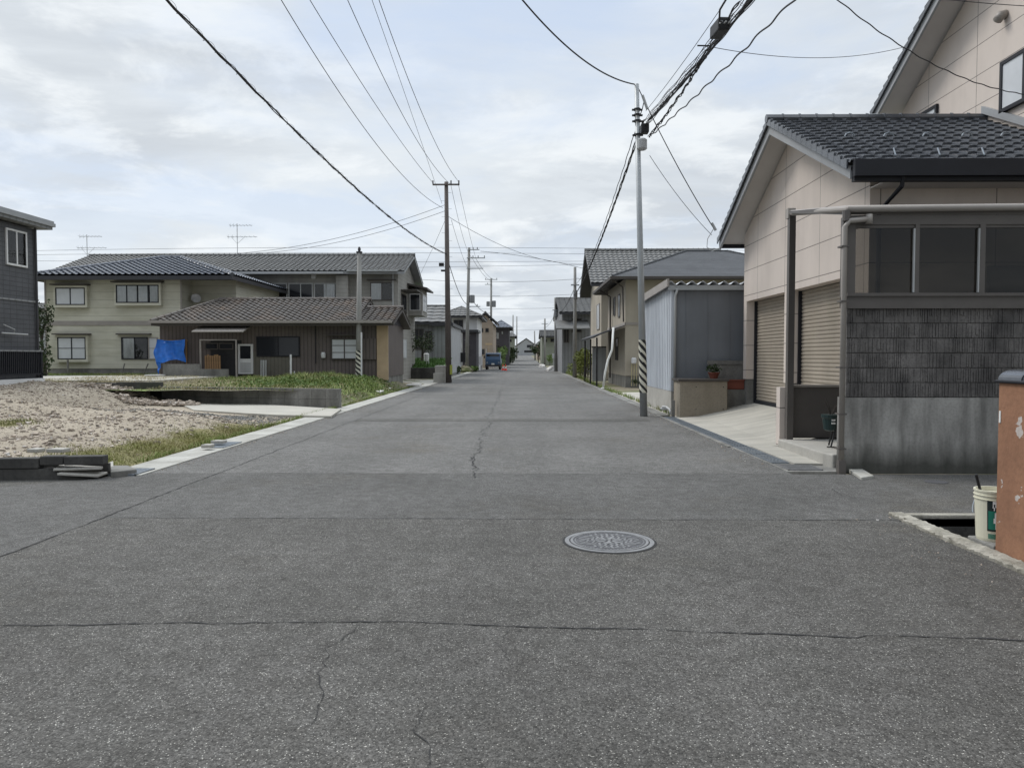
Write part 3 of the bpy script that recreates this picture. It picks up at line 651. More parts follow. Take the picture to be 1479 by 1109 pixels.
# ================================================================ RIGHT: pink house with garage
XG = 5.5; Y0, Y1, YM = 12.0, 18.68, 15.34; ZE = 4.40; ZA = 6.22; XO = 5.0
H = thing('pink_house', 'large pink panelled house with a two-door garage wing and black tiled roofs', 'house', (7.5, 14, 0))
T = 0.24; zt = 2.85; zb = -0.1
wl = MB()
for ya, yb in ((Y0, 12.75), (15.54, 15.80), (18.45, Y1)): wl.box(XG, XG+T, ya, yb, 0.95, zt)
wl.box(XG, XG+T, Y0, Y1, zt, 4.2)
sl_ = (ZA-ZE)/(YM-11.55)
gz = lambda y: ZE-0.14+(min(y, 2*YM-y)-11.55)*sl_
wl.prism([(XG, Y0, 4.2), (XG, Y1, 4.2), (XG, Y1, gz(Y1)), (XG, YM, gz(YM)), (XG, Y0, gz(Y0))], (T, 0, 0))
wl.box(XG+T, 9.3, Y0, Y0+0.2, 0, gz(Y0)); wl.box(XG+T, 9.3, Y1-0.2, Y1, 0, gz(Y0))
obj('garage_wall', wl, 'pink siding', H)
fd = MB()
for ya, yb in ((Y0, 12.75), (15.54, 15.80), (18.45, Y1)): fd.box(XG+0.03, XG+T-0.003, ya+0.02, yb-0.02, zb, 0.945)
split('foundation', fd, 'old concrete', H)
for ya, yb in ((12.75, 15.54), (15.80, 18.45)):
    s = MB(); z = 0.36; vs = []; fs = []; n = 0
    while z < zt+0.02:
        for dz, dx in ((0, 0.0), (0.012, 0.018), (0.05, 0.022), (0.066, 0.0)):
            vs += [(XG+T-0.0-dx+0.03, ya, z+dz), (XG+T-dx+0.03, yb, z+dz)]; n += 1
        z += 0.078
    for i in range(n-1): fs.append((2*i, 2*i+1, 2*i+3, 2*i+2))
    s.add(vs, fs); sh = obj('garage_shutter', s, 'shutter', H, recalc=False)
    g = MB(); g.box(XG+T-0.05, XG+T+0.02, ya+0.001, ya+0.05, 0.37, zt-0.002); g.box(XG+T-0.05, XG+T+0.02, yb-0.05, yb-0.001, 0.37, zt-0.002); g.box(XG+T-0.03, XG+T+0.03, ya+0.05, yb-0.05, 0.362, 0.44); split('shutter_rail', g, 'gutter black', sh)
# garage roof
t = MB(); s = MB(); rg = MB()
YE0, YE1 = 11.55, 2*YM-11.55
XR = 9.3
for ya, sg in ((YE0, 1), (YE1, -1)):
    L = math.hypot(YM-YE0, ZA-ZE)
    slab(s, [(XO, ya, ZE-0.02), (XR, ya, ZE-0.02), (XR, YM, ZA-0.02), (XO, YM, ZA-0.02)], 0.05)
    tile_sheet(t, (XO-0.05, ya-sg*0.06, ZE+0.0), (1, 0, 0), (0, sg*(YM-YE0), ZA-ZE), XR-XO+0.05, L+0.05, 0.30, 0.27, 0.046, 0.032, 8, style='flat')
ro = obj('garage_roof', t, 'black tile', H, recalc=False)
obj('soffit', s, 'soffit', ro)
f = MB()
for ya, sg in ((YE0, 1), (YE1, -1)):    # bargeboards
    f.prism([(XO-0.012, ya, ZE-0.005), (XO-0.012, YM, ZA-0.005), (XO-0.012, YM, ZA-0.24), (XO-0.012, ya, ZE-0.20)], (0.05, 0, 0))
obj('bargeboard', f, 'fascia grey', ro)
# verge tiles overhanging the bargeboard
v = MB()
for ya, sg in ((YE0, 1), (YE1, -1)):
    n = 16
    for i in range(n):
        yy0 = ya+(YM-ya)*i/n; yy1 = ya+(YM-ya)*(i+0.97)/n; z0 = ZE+(ZA-ZE)*i/n+0.10; z1 = ZE+(ZA-ZE)*(i+0.97)/n+0.045
        v.prism([(XO-0.07, yy0, z0), (XO-0.07, yy1, z1), (XO-0.07, yy1, z1-0.10), (XO-0.07, yy0, z0-0.15)], (0.028, 0, 0))
obj('verge_tiles', v, 'black tile', ro, bevel=0.004)
ridge(rg, (XO-0.08, YM, ZA+0.07), (XR, YM, ZA+0.07), 0.09, 0.32); obj('ridge_cap', rg, 'black tile', ro, smooth=False)
gt = MB(); gt.box(XO-0.01, XR+3, YE0-0.17, YE0-0.085, ZE-0.19, ZE+0.06); gt.box(XO+0.02, XR+3, YE0-0.08, YE0+0.02, ZE-0.25, ZE-0.03)
gt.box(XO+0.02, XR, YE1-0.02, YE1+0.12, ZE-0.15, ZE-0.03)
split('gutter', gt, 'gutter black', H)
obj('soffit_board', MB().box(XG, XR, YE0+0.02, Y0-0.002, ZE-0.25, ZE-0.23), 'soffit', H)
dp = MB(); dp.tube([(5.75, YE0-0.09, ZE-0.12), (5.75, YE0-0.05, ZE-0.32), (5.62, Y0-0.06, ZE-0.62), (5.62, Y0-0.06, 0.2)], 0.035, 8); split('downpipe', dp, 'gutter black', H)
sg_ = MB()
for row, nrow in ((0.35, 7), (2.0, 6)):
    for i in range(nrow):
        x = XO+0.75+i*0.68; yy = YE0+row*math.cos(math.atan(sl_)); z = ZE+(yy-YE0)*sl_+0.09
        if row < 1:
            sg_.prism([(x, yy, z), (x+0.035, yy, z), (x+0.035, yy-0.12, z-0.03), (x, yy-0.12, z-0.03)], (0, 0, 0.006)); sg_.tube([(x+0.017, yy-0.12, z-0.04), (x+0.017, yy-0.05, z+0.09)], 0.012, 6)
        else: sg_.tube([(x-0.09, yy, z), (x-0.06, yy, z+0.05), (x, yy, z+0.07), (x+0.06, yy, z+0.05), (x+0.09, yy, z)], 0.012, 6)
split('snow_guard', sg_, 'galvanised', ro)
# main block
mx = 9.3; my0, my1 = 8.9, 18.6; mo = 8.7; mym = 13.75; mze = 7.35; mza = mze+0.575*(mym-8.35)
mgz = lambda y: mze-0.16+(min(y, 2*mym-y)-8.35)*0.575
w = MB(); w.box(mx, 16, my0, my1, 0, mgz(my0)); w.prism([(mx, my0, mgz(my0)), (mx, my1, mgz(my1)), (mx, mym, mgz(mym))], (6.7, 0, 0)); obj('main_wall', w, 'pink siding', H)
t = MB(); s = MB(); f = MB(); v = MB()
for ya, sg in ((8.35, 1), (2*mym-8.35, -1)):
    dv = (mym-8.35); L = math.hypot(dv, mza-mze)
    slab(s, [(mo, ya, mze-0.02), (16.6, ya, mze-0.02), (16.6, mym, mza-0.02), (mo, mym, mza-0.02)], 0.06)
    tile_sheet(t, (mo-0.05, ya-sg*0.05, mze), (1, 0, 0), (0, sg*dv, mza-mze), 16.6-mo, L+0.05, 0.30, 0.27, 0.032, 0.030, 5, style='flat')
    f.prism([(mo-0.012, ya, mze-0.005), (mo-0.012, mym, mza-0.005), (mo-0.012, mym, mza-0.26), (mo-0.012, ya, mze-0.22)], (0.05, 0, 0))
    n = 24
    for i in range(n):
        yy0 = ya+(mym-ya)*i/n; yy1 = ya+(mym-ya)*(i+0.97)/n; z0 = mze+(mza-mze)*i/n+0.10; z1 = mze+(mza-mze)*(i+0.97)/n+0.045
        v.prism([(mo-0.07, yy0, z0), (mo-0.07, yy1, z1), (mo-0.07, yy1, z1-0.10), (mo-0.07, yy0, z0-0.15)], (0.028, 0, 0))
mr = obj('main_roof', t, 'black tile', H, recalc=False); obj('soffit', s, 'soffit', mr); obj('bargeboard', f, 'fascia grey', mr); obj('verge_tiles', v, 'black tile', mr)
fl = MB(); fl.prism([(9.22, YE0, ZE+0.10), (9.22, YM, ZA+0.16), (9.22, YM, ZA+0.30), (9.22, YE0, ZE+0.24)], (0.075, 0, 0)); obj('flashing', fl, 'fascia grey', H)
F = roadR(mx)
a = DX(1448, 165, mx); b = DX(1448, 92, mx)
window(H, F, a.y-2.1, a.y, a.z, b.z, 'gutter black', 3, 'frosted', 0.07, 0.08)
a = DX(1356, 150, mx)
window(H, F, a.y, a.y+1.5, a.z-1.0, a.z, 'gutter black', 2, 'frosted', 0.07, 0.06)
a = DX(1453, 25, mx); vh = MB(); vh.tube([(mx-0.002, a.y, a.z+0.05), (mx-0.10, a.y, a.z+0.03), (mx-0.16, a.y, a.z-0.06)], [0.085, 0.09, 0.085], 12); obj('vent_hood', vh, 'taupe pipe', H, smooth=True)
# driveway ramp
n = 12; dv = MB()
for i in range(n+1):
    y = 12.28+(19.0-12.28)*i/n
    for x, z in ((3.74, 0.012), (4.3, 0.05), (XG+T+0.1, 0.385+0.0*i)): dv.v.append((x, y, z))
for i in range(n):
    for j in range(2): a = i*3+j; dv.f.append((a, a+1, a+4, a+3))
obj('driveway_ramp', dv, 'driveway concrete', kind='structure', recalc=False)
# long steel gratings over the gutter
def grating(x0, x1, y0, y1, z, along=True, pitch=0.045):
    g = MB(); g.box(x0, x1, y0, y0+0.012, z-0.04, z); g.box(x0, x1, y1-0.012, y1, z-0.04, z); g.box(x0, x0+0.012, y0, y1, z-0.04, z+0.002); g.box(x1-0.012, x1, y0, y1, z-0.04, z+0.002)
    if along:
        x = x0+pitch
        while x < x1-0.01: g.box(x-0.006, x+0.006, y0+0.012, y1-0.012, z-0.035, z-0.002); x += pitch
        y = y0+0.15
        while y < y1-0.1: g.box(x0, x1, y, y+0.006, z-0.02, z-0.006); y += 0.15
    else:
        y = y0+pitch
        while y < y1-0.01: g.box(x0+0.012, x1-0.012, y-0.007, y+0.007, z-0.035, z-0.002); y += pitch
    return g
y = 10.45; k = 0
DG = thing('drain_grating', 'nearest long steel grating of the run along the garage drive', 'drain grating', (3.64, y+0.5, 0.0), 'steel gratings over the gutter of the garage drive')
ORG[DG.name] = Vector((3.64, y+0.5, 0))
g_ = grating(3.50, 3.735, y, y+0.985, 0.022, pitch=0.047); obj('grate_bars', g_, 'galvanised', DG)
lbls = ['second', 'third', 'fourth', 'fifth', 'sixth', 'seventh', 'farthest']
for i in range(7):
    dup(DG, (3.64, 10.95+(i+1)*1.0, 0), '%s long steel grating along the garage drive%s' % (lbls[i], ', beside the tan concrete wall' if i == 6 else ', counted from the drainpipe'))
obj('gutter_bed', MB().box(3.496, 3.75, 10.4, 18.7, -0.12, -0.03), 'black concrete', kind='structure')
g_ = grating(3.5, 3.95, 9.82, 10.3, 0.022, False, 0.03); obj('drain_grate', g_, 'manhole iron', label='small square iron drain grate in front of the drainpipe foot', cat='drain grate')
cs = MB(); c0 = G(1232, 678); c1 = G(1262, 690)
cs.prism([tuple(G(*p)+Vector((0, 0, 0.03))) for p in ((1222, 678), (1240, 677), (1262, 690), (1244, 693))], (0, 0, -0.05))
obj('concrete_slab', cs, 'kerb concrete', label='small tilted concrete drain cover at the corner of the stained wall', cat='drain cover', bevel=0.006)
# block wall
BW = thing('block_wall', 'dark ribbed block wall on a stained concrete base under the glazed porch', 'wall', (6.6, 9.8, 0))
b = MB(); b.box(4.2, 10, 9.8, 10.0, -0.05, 0.965); obj('concrete_base', b, 'stained concrete', BW)
b = MB(); zz = 0.97; hh = 0.193
for r_ in range(6):
    h_ = hh if r_ < 5 else 0.2
    b.box(4.23, 10, 9.815, 9.98, zz+0.004, zz+h_-0.006)
    if True:
        x = 4.24
        while x < 9.98:
            ww = rnd.choice((0.012, 0.016, 0.02, 0.028, 0.036)); 
            z1 = zz+h_-0.008; z0 = zz+0.006
            if r_ == 5: z0 = zz+0.1 if rnd.random() < 0.5 else z0
            if rnd.random() < 0.82: b.box(x, min(9.99, x+ww), 9.803+rnd.random()*0.006, 9.816, z0 if rnd.random() > .15 else z0+0.05*rnd.random(), z1 if rnd.random() > .2 else z1-0.06*rnd.random())
            x += ww+rnd.choice((0.008, 0.012, 0.016))
    zz += h_
zc = zz
b.box(4.235, 9.99, 9.83, 9.965, 0.968, zc-0.01)
obj('ribbed_blocks', b, 'block dark', BW, recalc=False)
# glazed porch on the wall
GP = thing('glazed_porch', 'brown framed glazed porch with taupe gutter pipes on top of the block wall', 'porch', (6.6, 10.5, 2.1))
zl, zh = 2.28, 3.20
f = MB(); fr = front(9.83)
f.fb(fr, 4.2, 10, zc-0.012, zl, 0.016, 0.06); f.box(4.2, 10, 9.84, 9.97, zc-0.004, zl-0.002); f.fb(fr, 4.2, 10, zh, 3.32, 0, 0.06); f.fb(fr, 4.2, 10, zl+0.0, zl+0.04, 0.0, 0.09)
mull = [DX(0, 0, 1)]
xsn = [D(1222, 380, 9.8).x, D(1233, 380, 9.8).x, D(1320, 380, 9.8).x, D(1326, 380, 9.8).x, D(1413, 380, 9.8).x, D(1421, 380, 9.8).x]
f.fb(fr, 4.2, xsn[1]+0.01, zl, zh, 0, 0.06); f.fb(fr, xsn[2], xsn[3], zl, zh, -0.02, 0.06); f.fb(fr, xsn[4], xsn[5], zl, zh, -0.02, 0.06)
f.fb(fr, xsn[5]+0.82, xsn[5]+0.89, zl, zh, -0.02, 0.06); f.fb(fr, xsn[5]+1.7, xsn[5]+1.77, zl, zh, -0.02, 0.06)
for x0, x1 in ((xsn[1]+0.01, xsn[2]), (xsn[3], xsn[4]), (xsn[5], xsn[5]+0.82)):
    f.fb(fr, x0, x1, zl, zl+0.045, -0.01, 0.04); f.fb(fr, x0, x1, zh-0.04, zh, -0.01, 0.04)
# side frame (facing the road) and rear
f.box(4.2, 4.26, 9.9, 9.98, zc+0.01, 3.32)
obj('porch_frame', f, 'brown aluminium', GP)
g = MB(); g.fb(fr, xsn[1]+0.02, 9.9, zl+0.04, zh-0.04, 0.012, 0.017); obj('window_glass', g, GLASS_DARK, GP)
window(H, front(Y0), D(1425, 400, 12).x, D(1425, 400, 12).x+1.7, 2.36, 2.93, 'gutter black', 2, 'dark')
sb = MB()
for x in (xsn[2]-0.02, xsn[4]-0.015): sb.fb(fr, x, x+0.018, zl+0.05, zh-0.05, 0.03, 0.06)
split('sash_edge', sb, 'pvc grey', GP)
rfb = MB(); rfb.prism([(4.22, 9.78, 3.325), (4.22, 9.78, 3.44), (4.22, 12.0, 3.80), (4.22, 12.0, 3.77)], (5.7, 0, 0)); obj('porch_roof', rfb, 'brown aluminium', GP)
gp_ = MB(); ct = D(1222, 302, 9.72); 
gp_.tube([(4.16, 9.72, ct.z), (10, 9.72, ct.z+0.05)], 0.045, 12); obj('gutter_pipe', gp_, 'taupe pipe', GP, smooth=True)
post_top = D(1142, 308, 12.2)
gp2 = MB(); gp2.tube([(4.2, 9.72, ct.z+0.002), (post_top.x, 12.2, post_top.z)], 0.045, 12); gp2.box(post_top.x-0.06, post_top.x+0.06, 12.14, 12.26, post_top.z-0.09, post_top.z+0.07); obj('side_beam', gp2, 'taupe pipe', GP)
ps = MB(); ps.box(post_top.x-0.045, post_top.x+0.055, 12.11, 12.21, 0.16, post_top.z-0.05); obj('post', ps, 'brown aluminium', GP)
dpx = D(1219, 400, 9.7).x
d_ = MB(); e = D(1252, 317, 9.72)
d_.tube([(e.x+0.02, 9.70, e.z), (dpx+0.06, 9.70, e.z-0.02), (dpx, 9.70, e.z-0.10), (dpx, 9.70, 0.16)], 0.036, 10)
d_.tube([(e.x+0.02, 9.70, e.z-0.06), (e.x+0.02, 9.70, e.z+0.06)], 0.042, 10)
obj('drainpipe', d_, 'taupe pipe', GP, smooth=True)
d_ = MB(); d_.tube([(4.16, 9.72, ct.z-0.02), (4.16, 9.72, e.z-0.02)], 0.05, 10)
for z in (0.3, 0.75, 1.35, 2.2, 2.9): d_.box(dpx-0.05, dpx+0.05, 9.66, 9.795, z, z+0.02)
d_.box(dpx-0.045, dpx+0.045, 9.655, 9.74, -0.05, 0.16)
split('pipe_bracket', d_, 'brown aluminium', GP)
# step, low brown screen, planter
st = MB(); st.prism([(4.17, 10.05, 0.19), (4.12, 10.25, 0.19), (4.17, 12.2, 0.16), (5.5, 12.2, 0.16), (5.5, 10.05, 0.19)], (0, 0, -0.25)); obj('concrete_step', st, 'concrete', kind='structure', bevel=0.02)
st = MB(); st.prism([(3.75, 10.3, 0.035), (3.75, 12.28, 0.035), (4.19, 12.28, 0.035), (4.15, 10.25, 0.035)], (0, 0, -0.1)); obj('concrete_edge', st, 'driveway concrete', kind='structure')
SW = thing('screen_wall', 'low dark brown sheet metal screen beside the concrete step and garage', 'screen', (4.8, 12.25, 0.1))
obj('panel', MB().box(4.38, 5.49, 12.27, 12.33, 0.17, 1.0), 'brown aluminium', SW)
obj('cap_rail', MB().box(4.38, 5.49, 12.24, 12.36, 1.003, 1.04), 'taupe pipe', SW)
obj('end_post', MB().box(4.21, 4.34, 12.25, 12.42, -0.02, 1.0), 'pink siding', SW)
PS = thing('plant_pot', 'dark green plastic pot with wilted stems hung on a folding black stand on the step', 'plant pot', (4.3, 10.9, 0.19))
pc = D(1199, 640, 10.9); bx_ = pc.x
pm = MB(); pm._lathe((bx_, 10.9, 0.0), [(0.05, 0.42), (0.09, 0.44), (0.115, 0.60), (0.13, 0.62), (0.13, 0.66), (0.1, 0.66)], 14); obj('pot', pm, mat('dark green plastic', (0.012, 0.03, 0.03), 0.4), PS, smooth=False)
pm = MB(); pm.box(bx_-0.03, bx_+0.02, 10.775, 10.79, 0.53, 0.555); pm.box(bx_-0.03, bx_+0.02, 10.775, 10.79, 0.575, 0.60); obj('tag', pm, 'white paint', PS)
pm = MB(); pm.tube([(bx_+0.1, 10.85, 0.62), (bx_-0.03, 10.8, 0.2)], 0.012, 6); pm.tube([(bx_+0.1, 10.95, 0.62), (bx_+0.02, 11.0, 0.2)], 0.012, 6); pm.tube([(bx_-0.08, 10.82, 0.2), (bx_+0.12, 10.8, 0.19)], 0.01, 6); pm.tube([(bx_-0.1, 10.9, 0.6), (bx_+0.14, 10.9, 0.6)], 0.012, 6); obj('stand', pm, 'black plastic', PS)
pm = MB()
for i in range(9):
    q = rnd.uniform(0, 6.28); l = rnd.uniform(0.12, 0.3); pm.tube([(bx_, 10.9, 0.62), (bx_+0.05*math.cos(q), 10.9+0.05*math.sin(q), 0.62+l*0.6), (bx_+l*0.5*math.cos(q), 10.9+l*.5*math.sin(q), 0.62+l)], 0.004, 4)
obj('stems', pm, 'bark', PS)
# orange wall
OW = thing('orange_wall', 'flaking orange rendered garden wall with a round black tile cap at the right', 'wall', (3.75, 4.0, 0))
ox = DX(1442, 700, 3.62)
oe = 5.72
w = MB(); w.box(3.622, 3.86, 1.2, oe, 0.0, 1.30); obj('render', w, 'orange render', OW)
w = MB()
for i in range(16):
    ya = oe+0.03-i*0.28; pr_ = [(3.745+0.115*math.cos(q), 1.325+0.075*math.sin(q)) for q in lin(0, math.pi, 12)]
    w.prism([(x, ya, z) for x, z in pr_], (0, -0.255, 0)); w.prism([(3.745+(x-3.745)*1.08, ya-0.255, 1.325+(z-1.325)*1.1) for x, z in pr_], (0, -0.022, 0))
obj('cap_tiles', w, 'black tile', OW)
w = MB(); w.box(3.60, 3.88, 1.3, oe+0.03, 1.302, 1.325); obj('cap_edge', w, 'gutter black', OW, bevel=0.008)
w = MB(); w.box(3.617, 3.6215, oe-0.03, oe-0.012, 1.00, 1.09); obj('tape', w, 'white paint', OW)
# paint bucket
bk = Vector((3.76, 5.95, 0.05)); BK = thing('paint_bucket', 'cream paint bucket with a teal printed label beside the orange wall', 'bucket', bk)
o = obj('body', MB()._lathe(bk, [(0.125, 0.0), (0.13, 0.02), (0.148, 0.385), (0.153, 0.387), (0.153, 0.40), (0.14, 0.40), (0.12, 0.06), (0.0, 0.06)], 32), 'bucket cream', BK, smooth=False)
def band(mb, a0, a1, z0, z1, r0, n=14):
    vs = []
    for i in range(n+1):
        q = a0+(a1-a0)*i/n
        for z in (z0, z1): r = 0.13+(z-0.02)*0.0493+r0; vs.append((bk.x+r*math.cos(q), bk.y+r*math.sin(q), bk.z+z))
    mb.add(vs, [(2*i, 2*i+2, 2*i+3, 2*i+1) for i in range(n)])
ac = math.atan2(-bk.y, -bk.x)
s0 = R(5)
m1 = MB(); band(m1, ac-s0-0.30, ac+1.1, 0.085, 0.33, 0.0015); obj('label_print', m1, 'dark print', BK, recalc=False)
m1 = MB(); band(m1, ac-s0-0.24, ac+1.0, 0.10, 0.245, 0.0025); m1b = MB()
obj('label_field', m1, 'teal print', BK, recalc=False)
m1 = MB()
for (a_, b_, z0, z1) in ((0.0, 0.16, 0.30, 0.325), (0.0, 0.04, 0.27, 0.30), (0.11, 0.16, 0.275, 0.30), (0.05, 0.10, 0.25, 0.275), (0.10, 0.4, 0.19, 0.235), (0.05, 0.4, 0.15, 0.19), (0.14, 0.4, 0.105, 0.15)): band(m1, ac-0.12+a_, ac-0.12+b_, z0, z1, 0.0035, 4)
obj('label_mark', m1, 'bucket white', BK, recalc=False)
m1 = MB()
for i in range(9): band(m1, ac-0.33+i*0.055, ac-0.33+i*0.055+0.04, 0.025, 0.065, 0.002, 2)
obj('label_lettering', m1, 'teal print', BK, recalc=False)
m1 = MB()
for z in (0.355, 0.325): m1._lathe(bk+Vector((0, 0, z)), [(0.146, 0), (0.1525, 0.002), (0.1525, 0.007), (0.146, 0.009)], 32)
obj('rim', m1, 'bucket cream', BK)
m1 = MB(); pts = [bk+Vector((0.155*math.cos(q), 0.155*math.sin(q)*0.999, 0.34-0.16*math.sin(q-ac-0.6)**2)) for q in [ac-1.6+0.12*i for i in range(-8, 3)]]; m1.tube(pts, 0.004, 5); obj('handle', m1, 'galvanised', BK)
m1 = MB(); m1.tube([bk+Vector((-0.03, 0.02, 0.1)), bk+Vector((-0.17, -0.02, 0.52))], 0.011, 6); obj('stirring_stick', m1, 'black plastic', label='black stick leaning in the paint bucket', cat='stick')
obj('paint_crust', MB()._lathe(bk, [(0.139, 0.36), (0.12, 0.345), (0.0, 0.34)], 24), 'bucket white', BK)
# manhole
mh = G(880, 782); MH = thing('manhole_cover', 'round cast iron manhole cover with geometric relief in the near road', 'manhole cover', (mh.x, mh.y, 0))
RM = 0.36
obj('rim', MB()._lathe((mh.x, mh.y, 0), [(RM, 0.001), (RM, 0.007), (RM-0.035, 0.008), (RM-0.037, 0.003)], 64), 'manhole iron', MH)
obj('lid', MB()._lathe((mh.x, mh.y, 0), [(RM-0.042, 0.001), (RM-0.042, 0.006), (0.0, 0.006)], 64), 'manhole groove', MH)
m1 = MB()
for r0, r1 in ((RM-0.066, RM-0.046), (RM-0.09, RM-0.078)):
    n = 96 if r0 > 0.29 else 64
    for i in range(n):
        q0 = 2*math.pi*i/n; q1 = 2*math.pi*(i+(1.0 if r0 > 0.29 else 0.6))/n
        m1.prism([(mh.x+r*math.cos(q), mh.y+r*math.sin(q), 0.005) for r, q in ((r0, q0), (r1, q0), (r1, q1), (r0, q1))], (0, 0, 0.005))
ri = RM-0.10; c_ = 0.044
for i in range(-8, 9):
    for j in range(-8, 9):
        cx, cy = i*c_, j*c_
        if math.hypot(cx, cy) > ri-0.02: continue
        d2 = min(abs(cx-cy), abs(cx+cy))
        if (i+j) % 2 == 0:
            q = math.pi/4 if (abs(i) + abs(j)) % 4 < 2 else -math.pi/4
            L_, w_ = 0.026, 0.0085
        else: q = 0 if abs(i) > abs(j) else math.pi/2; L_, w_ = 0.022, 0.009
        ca_, sa_ = math.cos(q+0.3), math.sin(q+0.3)
        pts = [(mh.x+cx+ca_*a-sa_*b, mh.y+cy+sa_*a+ca_*b, 0.005) for a, b in ((-L_, -w_), (L_, -w_), (L_, w_), (-L_, w_))]
        m1.prism(pts, (0, 0, 0.005))
for k in range(6):      # petal emblem
    q = k*math.pi/3+0.3
    m1.prism([(mh.x+r*math.cos(q+a), mh.y+r*math.sin(q+a), 0.005) for r, a in ((0.02, 0), (0.075, -0.28), (0.115, 0), (0.075, 0.28))], (0, 0, 0.0065))
obj('relief', m1, 'manhole iron', MH)
m1 = MB(); m1._lathe((mh.x, mh.y, 0), [(RM+0.02, 0.0), (RM+0.02, 0.003), (RM, 0.003)], 64); obj('joint', m1, 'crack', MH)
mh2 = G(1352, 696); m1 = MB()._lathe((mh2.x, mh2.y, 0), [(0.13, 0.0), (0.13, 0.006), (0.115, 0.008), (0.105, 0.006), (0, 0.007)], 28); obj('water_valve_cover', m1, 'manhole groove', label='small dark round valve cover in the side street by the stained wall', cat='manhole cover')
# ================================================================ RIGHT: shed, planter etc.
SX = 3.80; SY = 19.1; SY2 = 23.4
SH = thing('steel_shed', 'pale blue steel clad shed, shade coloured into its front, with corrugated roof edge behind the striped pole', 'shed', (5, 21, 0))
w = MB(); w.box(SX, SX+0.06, SY, SY2, 0.62, 3.28); y = SY+0.02
while y < SY2: w.box(SX-0.012, SX, y, y+0.03, 0.62, 3.28); y += 0.23
obj('side_wall', w, 'lit blue steel', SH)
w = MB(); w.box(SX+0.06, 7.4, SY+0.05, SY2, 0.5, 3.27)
for x in (4.16, 4.72, 5.28, 5.84): w.box(x, x+0.02, SY+0.04, SY+0.05, 0.9, 3.27)
obj('front_wall', w, 'shaded blue steel', SH)
obj('concrete_base', MB().box(SX+0.005, 7.4, SY+0.02, SY2, -0.05, 0.615), 'concrete', SH)
vs = []; fs = []; nx_ = 120
for i in range(nx_+1):
    x = SX-0.12+i*0.03; z = 3.36+0.045*math.sin(i*0.03/0.27*2*math.pi)
    vs += [(x, SY-0.12, z), (x, SY2+0.1, z-0.12), (x, SY-0.12, z-0.014), (x, SY2+0.1, z-0.134)]
for i in range(nx_):
    a = 4*i; fs += [(a, a+4, a+5, a+1), (a+2, a+3, a+7, a+6), (a, a+2, a+6, a+4)]
obj('roof', MB().add(vs, fs), mat('galv roof', (0.5, 0.52, 0.55), 0.4, 0.1, 2, metal=0.3), SH, smooth=True, recalc=False)
w = MB(); w.box(SX-0.1, 7.4, SY-0.09, SY-0.05, 3.18, 3.30); obj('eave_trim', w, 'galvanised pole', SH)
w = MB(); w.prism([(SX-0.14, SY-0.13, 3.27), (SX-0.14, SY2, 3.15), (SX-0.14, SY2, 3.37), (SX-0.14, SY-0.13, 3.46)], (0.05, 0, 0)); obj('verge_board', w, 'taupe pipe', SH)
w = MB(); w.tube([(SX+0.13, SY-0.07, 3.22), (SX+0.08, SY-0.03, 3.05), (SX+0.08, SY-0.03, 0.6)], 0.035, 10); split('downpipe', w, 'pvc grey', SH, smooth=True)
PW = thing('planter_wall', 'tan concrete box wall with form holes beside the grey shed and drive', 'planter', (4.4, 18.7, 0))
pa = G(985, 605); w = MB(); w.box(3.84, 5.0, 18.25, 18.97, -0.05, 0.90); obj('concrete_box', w, 'tan concrete', PW, bevel=0.015)
w = MB(); w.box(3.80, 5.03, 18.22, 19.0, 0.903, 0.955); obj('coping', w, 'trim brown', PW)
w = MB()
for x in (4.24, 4.9):
    for z in (0.22, 0.76): w.tube([(x, 18.252, z), (x, 18.247, z)], 0.013, 10)
split('form_hole', w, 'black plastic', PW)
w = MB(); w.box(5.03, 5.74, 18.6, 19.0, 0.0, 0.68); obj('low_block_wall', w, 'old concrete', label='low dark block wall with vents under the terracotta trough', cat='wall')
w = MB(); w.box(4.72, 5.74, 19.02, 19.1, 0.5, 1.30); w.box(4.70, 5.74, 19.0, 19.1, 1.303, 1.40); obj('rear_block_wall', w, 'old concrete', label='grey capped block wall against the darkened front of the shed', cat='wall')
w = MB(); c_ = (5.28, 18.78, 0.69); w.prism([(5.05, 18.64, 0.69), (5.52, 18.64, 0.69), (5.52, 18.9, 0.69), (5.05, 18.9, 0.69)], (0, 0, 0.2)); w.box(5.03, 5.54, 18.62, 18.92, 0.893, 0.925); obj('terracotta_trough', w, 'terracotta', label='long terracotta plant trough next to the tan concrete box', cat='plant trough', bevel=0.006)
w = MB()._lathe((4.78, 18.7, 0.957), [(0.09, 0), (0.13, 0.12), (0.145, 0.125), (0.145, 0.15), (0.12, 0.15)], 18); PT = thing('flower_pot', 'red brown flower pot with dark plant on top of the tan box', 'plant pot', (4.78, 18.7, 0.957)); obj('pot', w, 'terracotta', PT)
def leaves(mb, c, rad, n, size, rs=rnd, flat=0.0, shell=0.35):
    for i in range(n):
        while True:
            p = Vector((rs.uniform(-1, 1), rs.uniform(-1, 1), rs.uniform(-1, 1)))
            if shell < p.length < 1: break
        q = Vector((c[0]+p.x*rad[0], c[1]+p.y*rad[1], c[2]+p.z*rad[2])); s = size*rs.uniform(0.6, 1.4)
        a = Vector((rs.gauss(0, 1), rs.gauss(0, 1), rs.gauss(0, 1))).normalized(); b = a.orthogonal().normalized(); b.rotate(Matrix.Rotation(rs.uniform(0, 6.28), 3, a))
        mb.add([q-a*s*0.5, q+b*s*0.28, q+a*s*0.5, q-b*s*0.28], [(0, 1, 2, 3)])
w = MB(); leaves(w, (4.78, 18.7, 1.2), (0.2, 0.16, 0.1), 120, 0.07, shell=0.1); obj('foliage', w, 'leaf dark', PT, recalc=False)
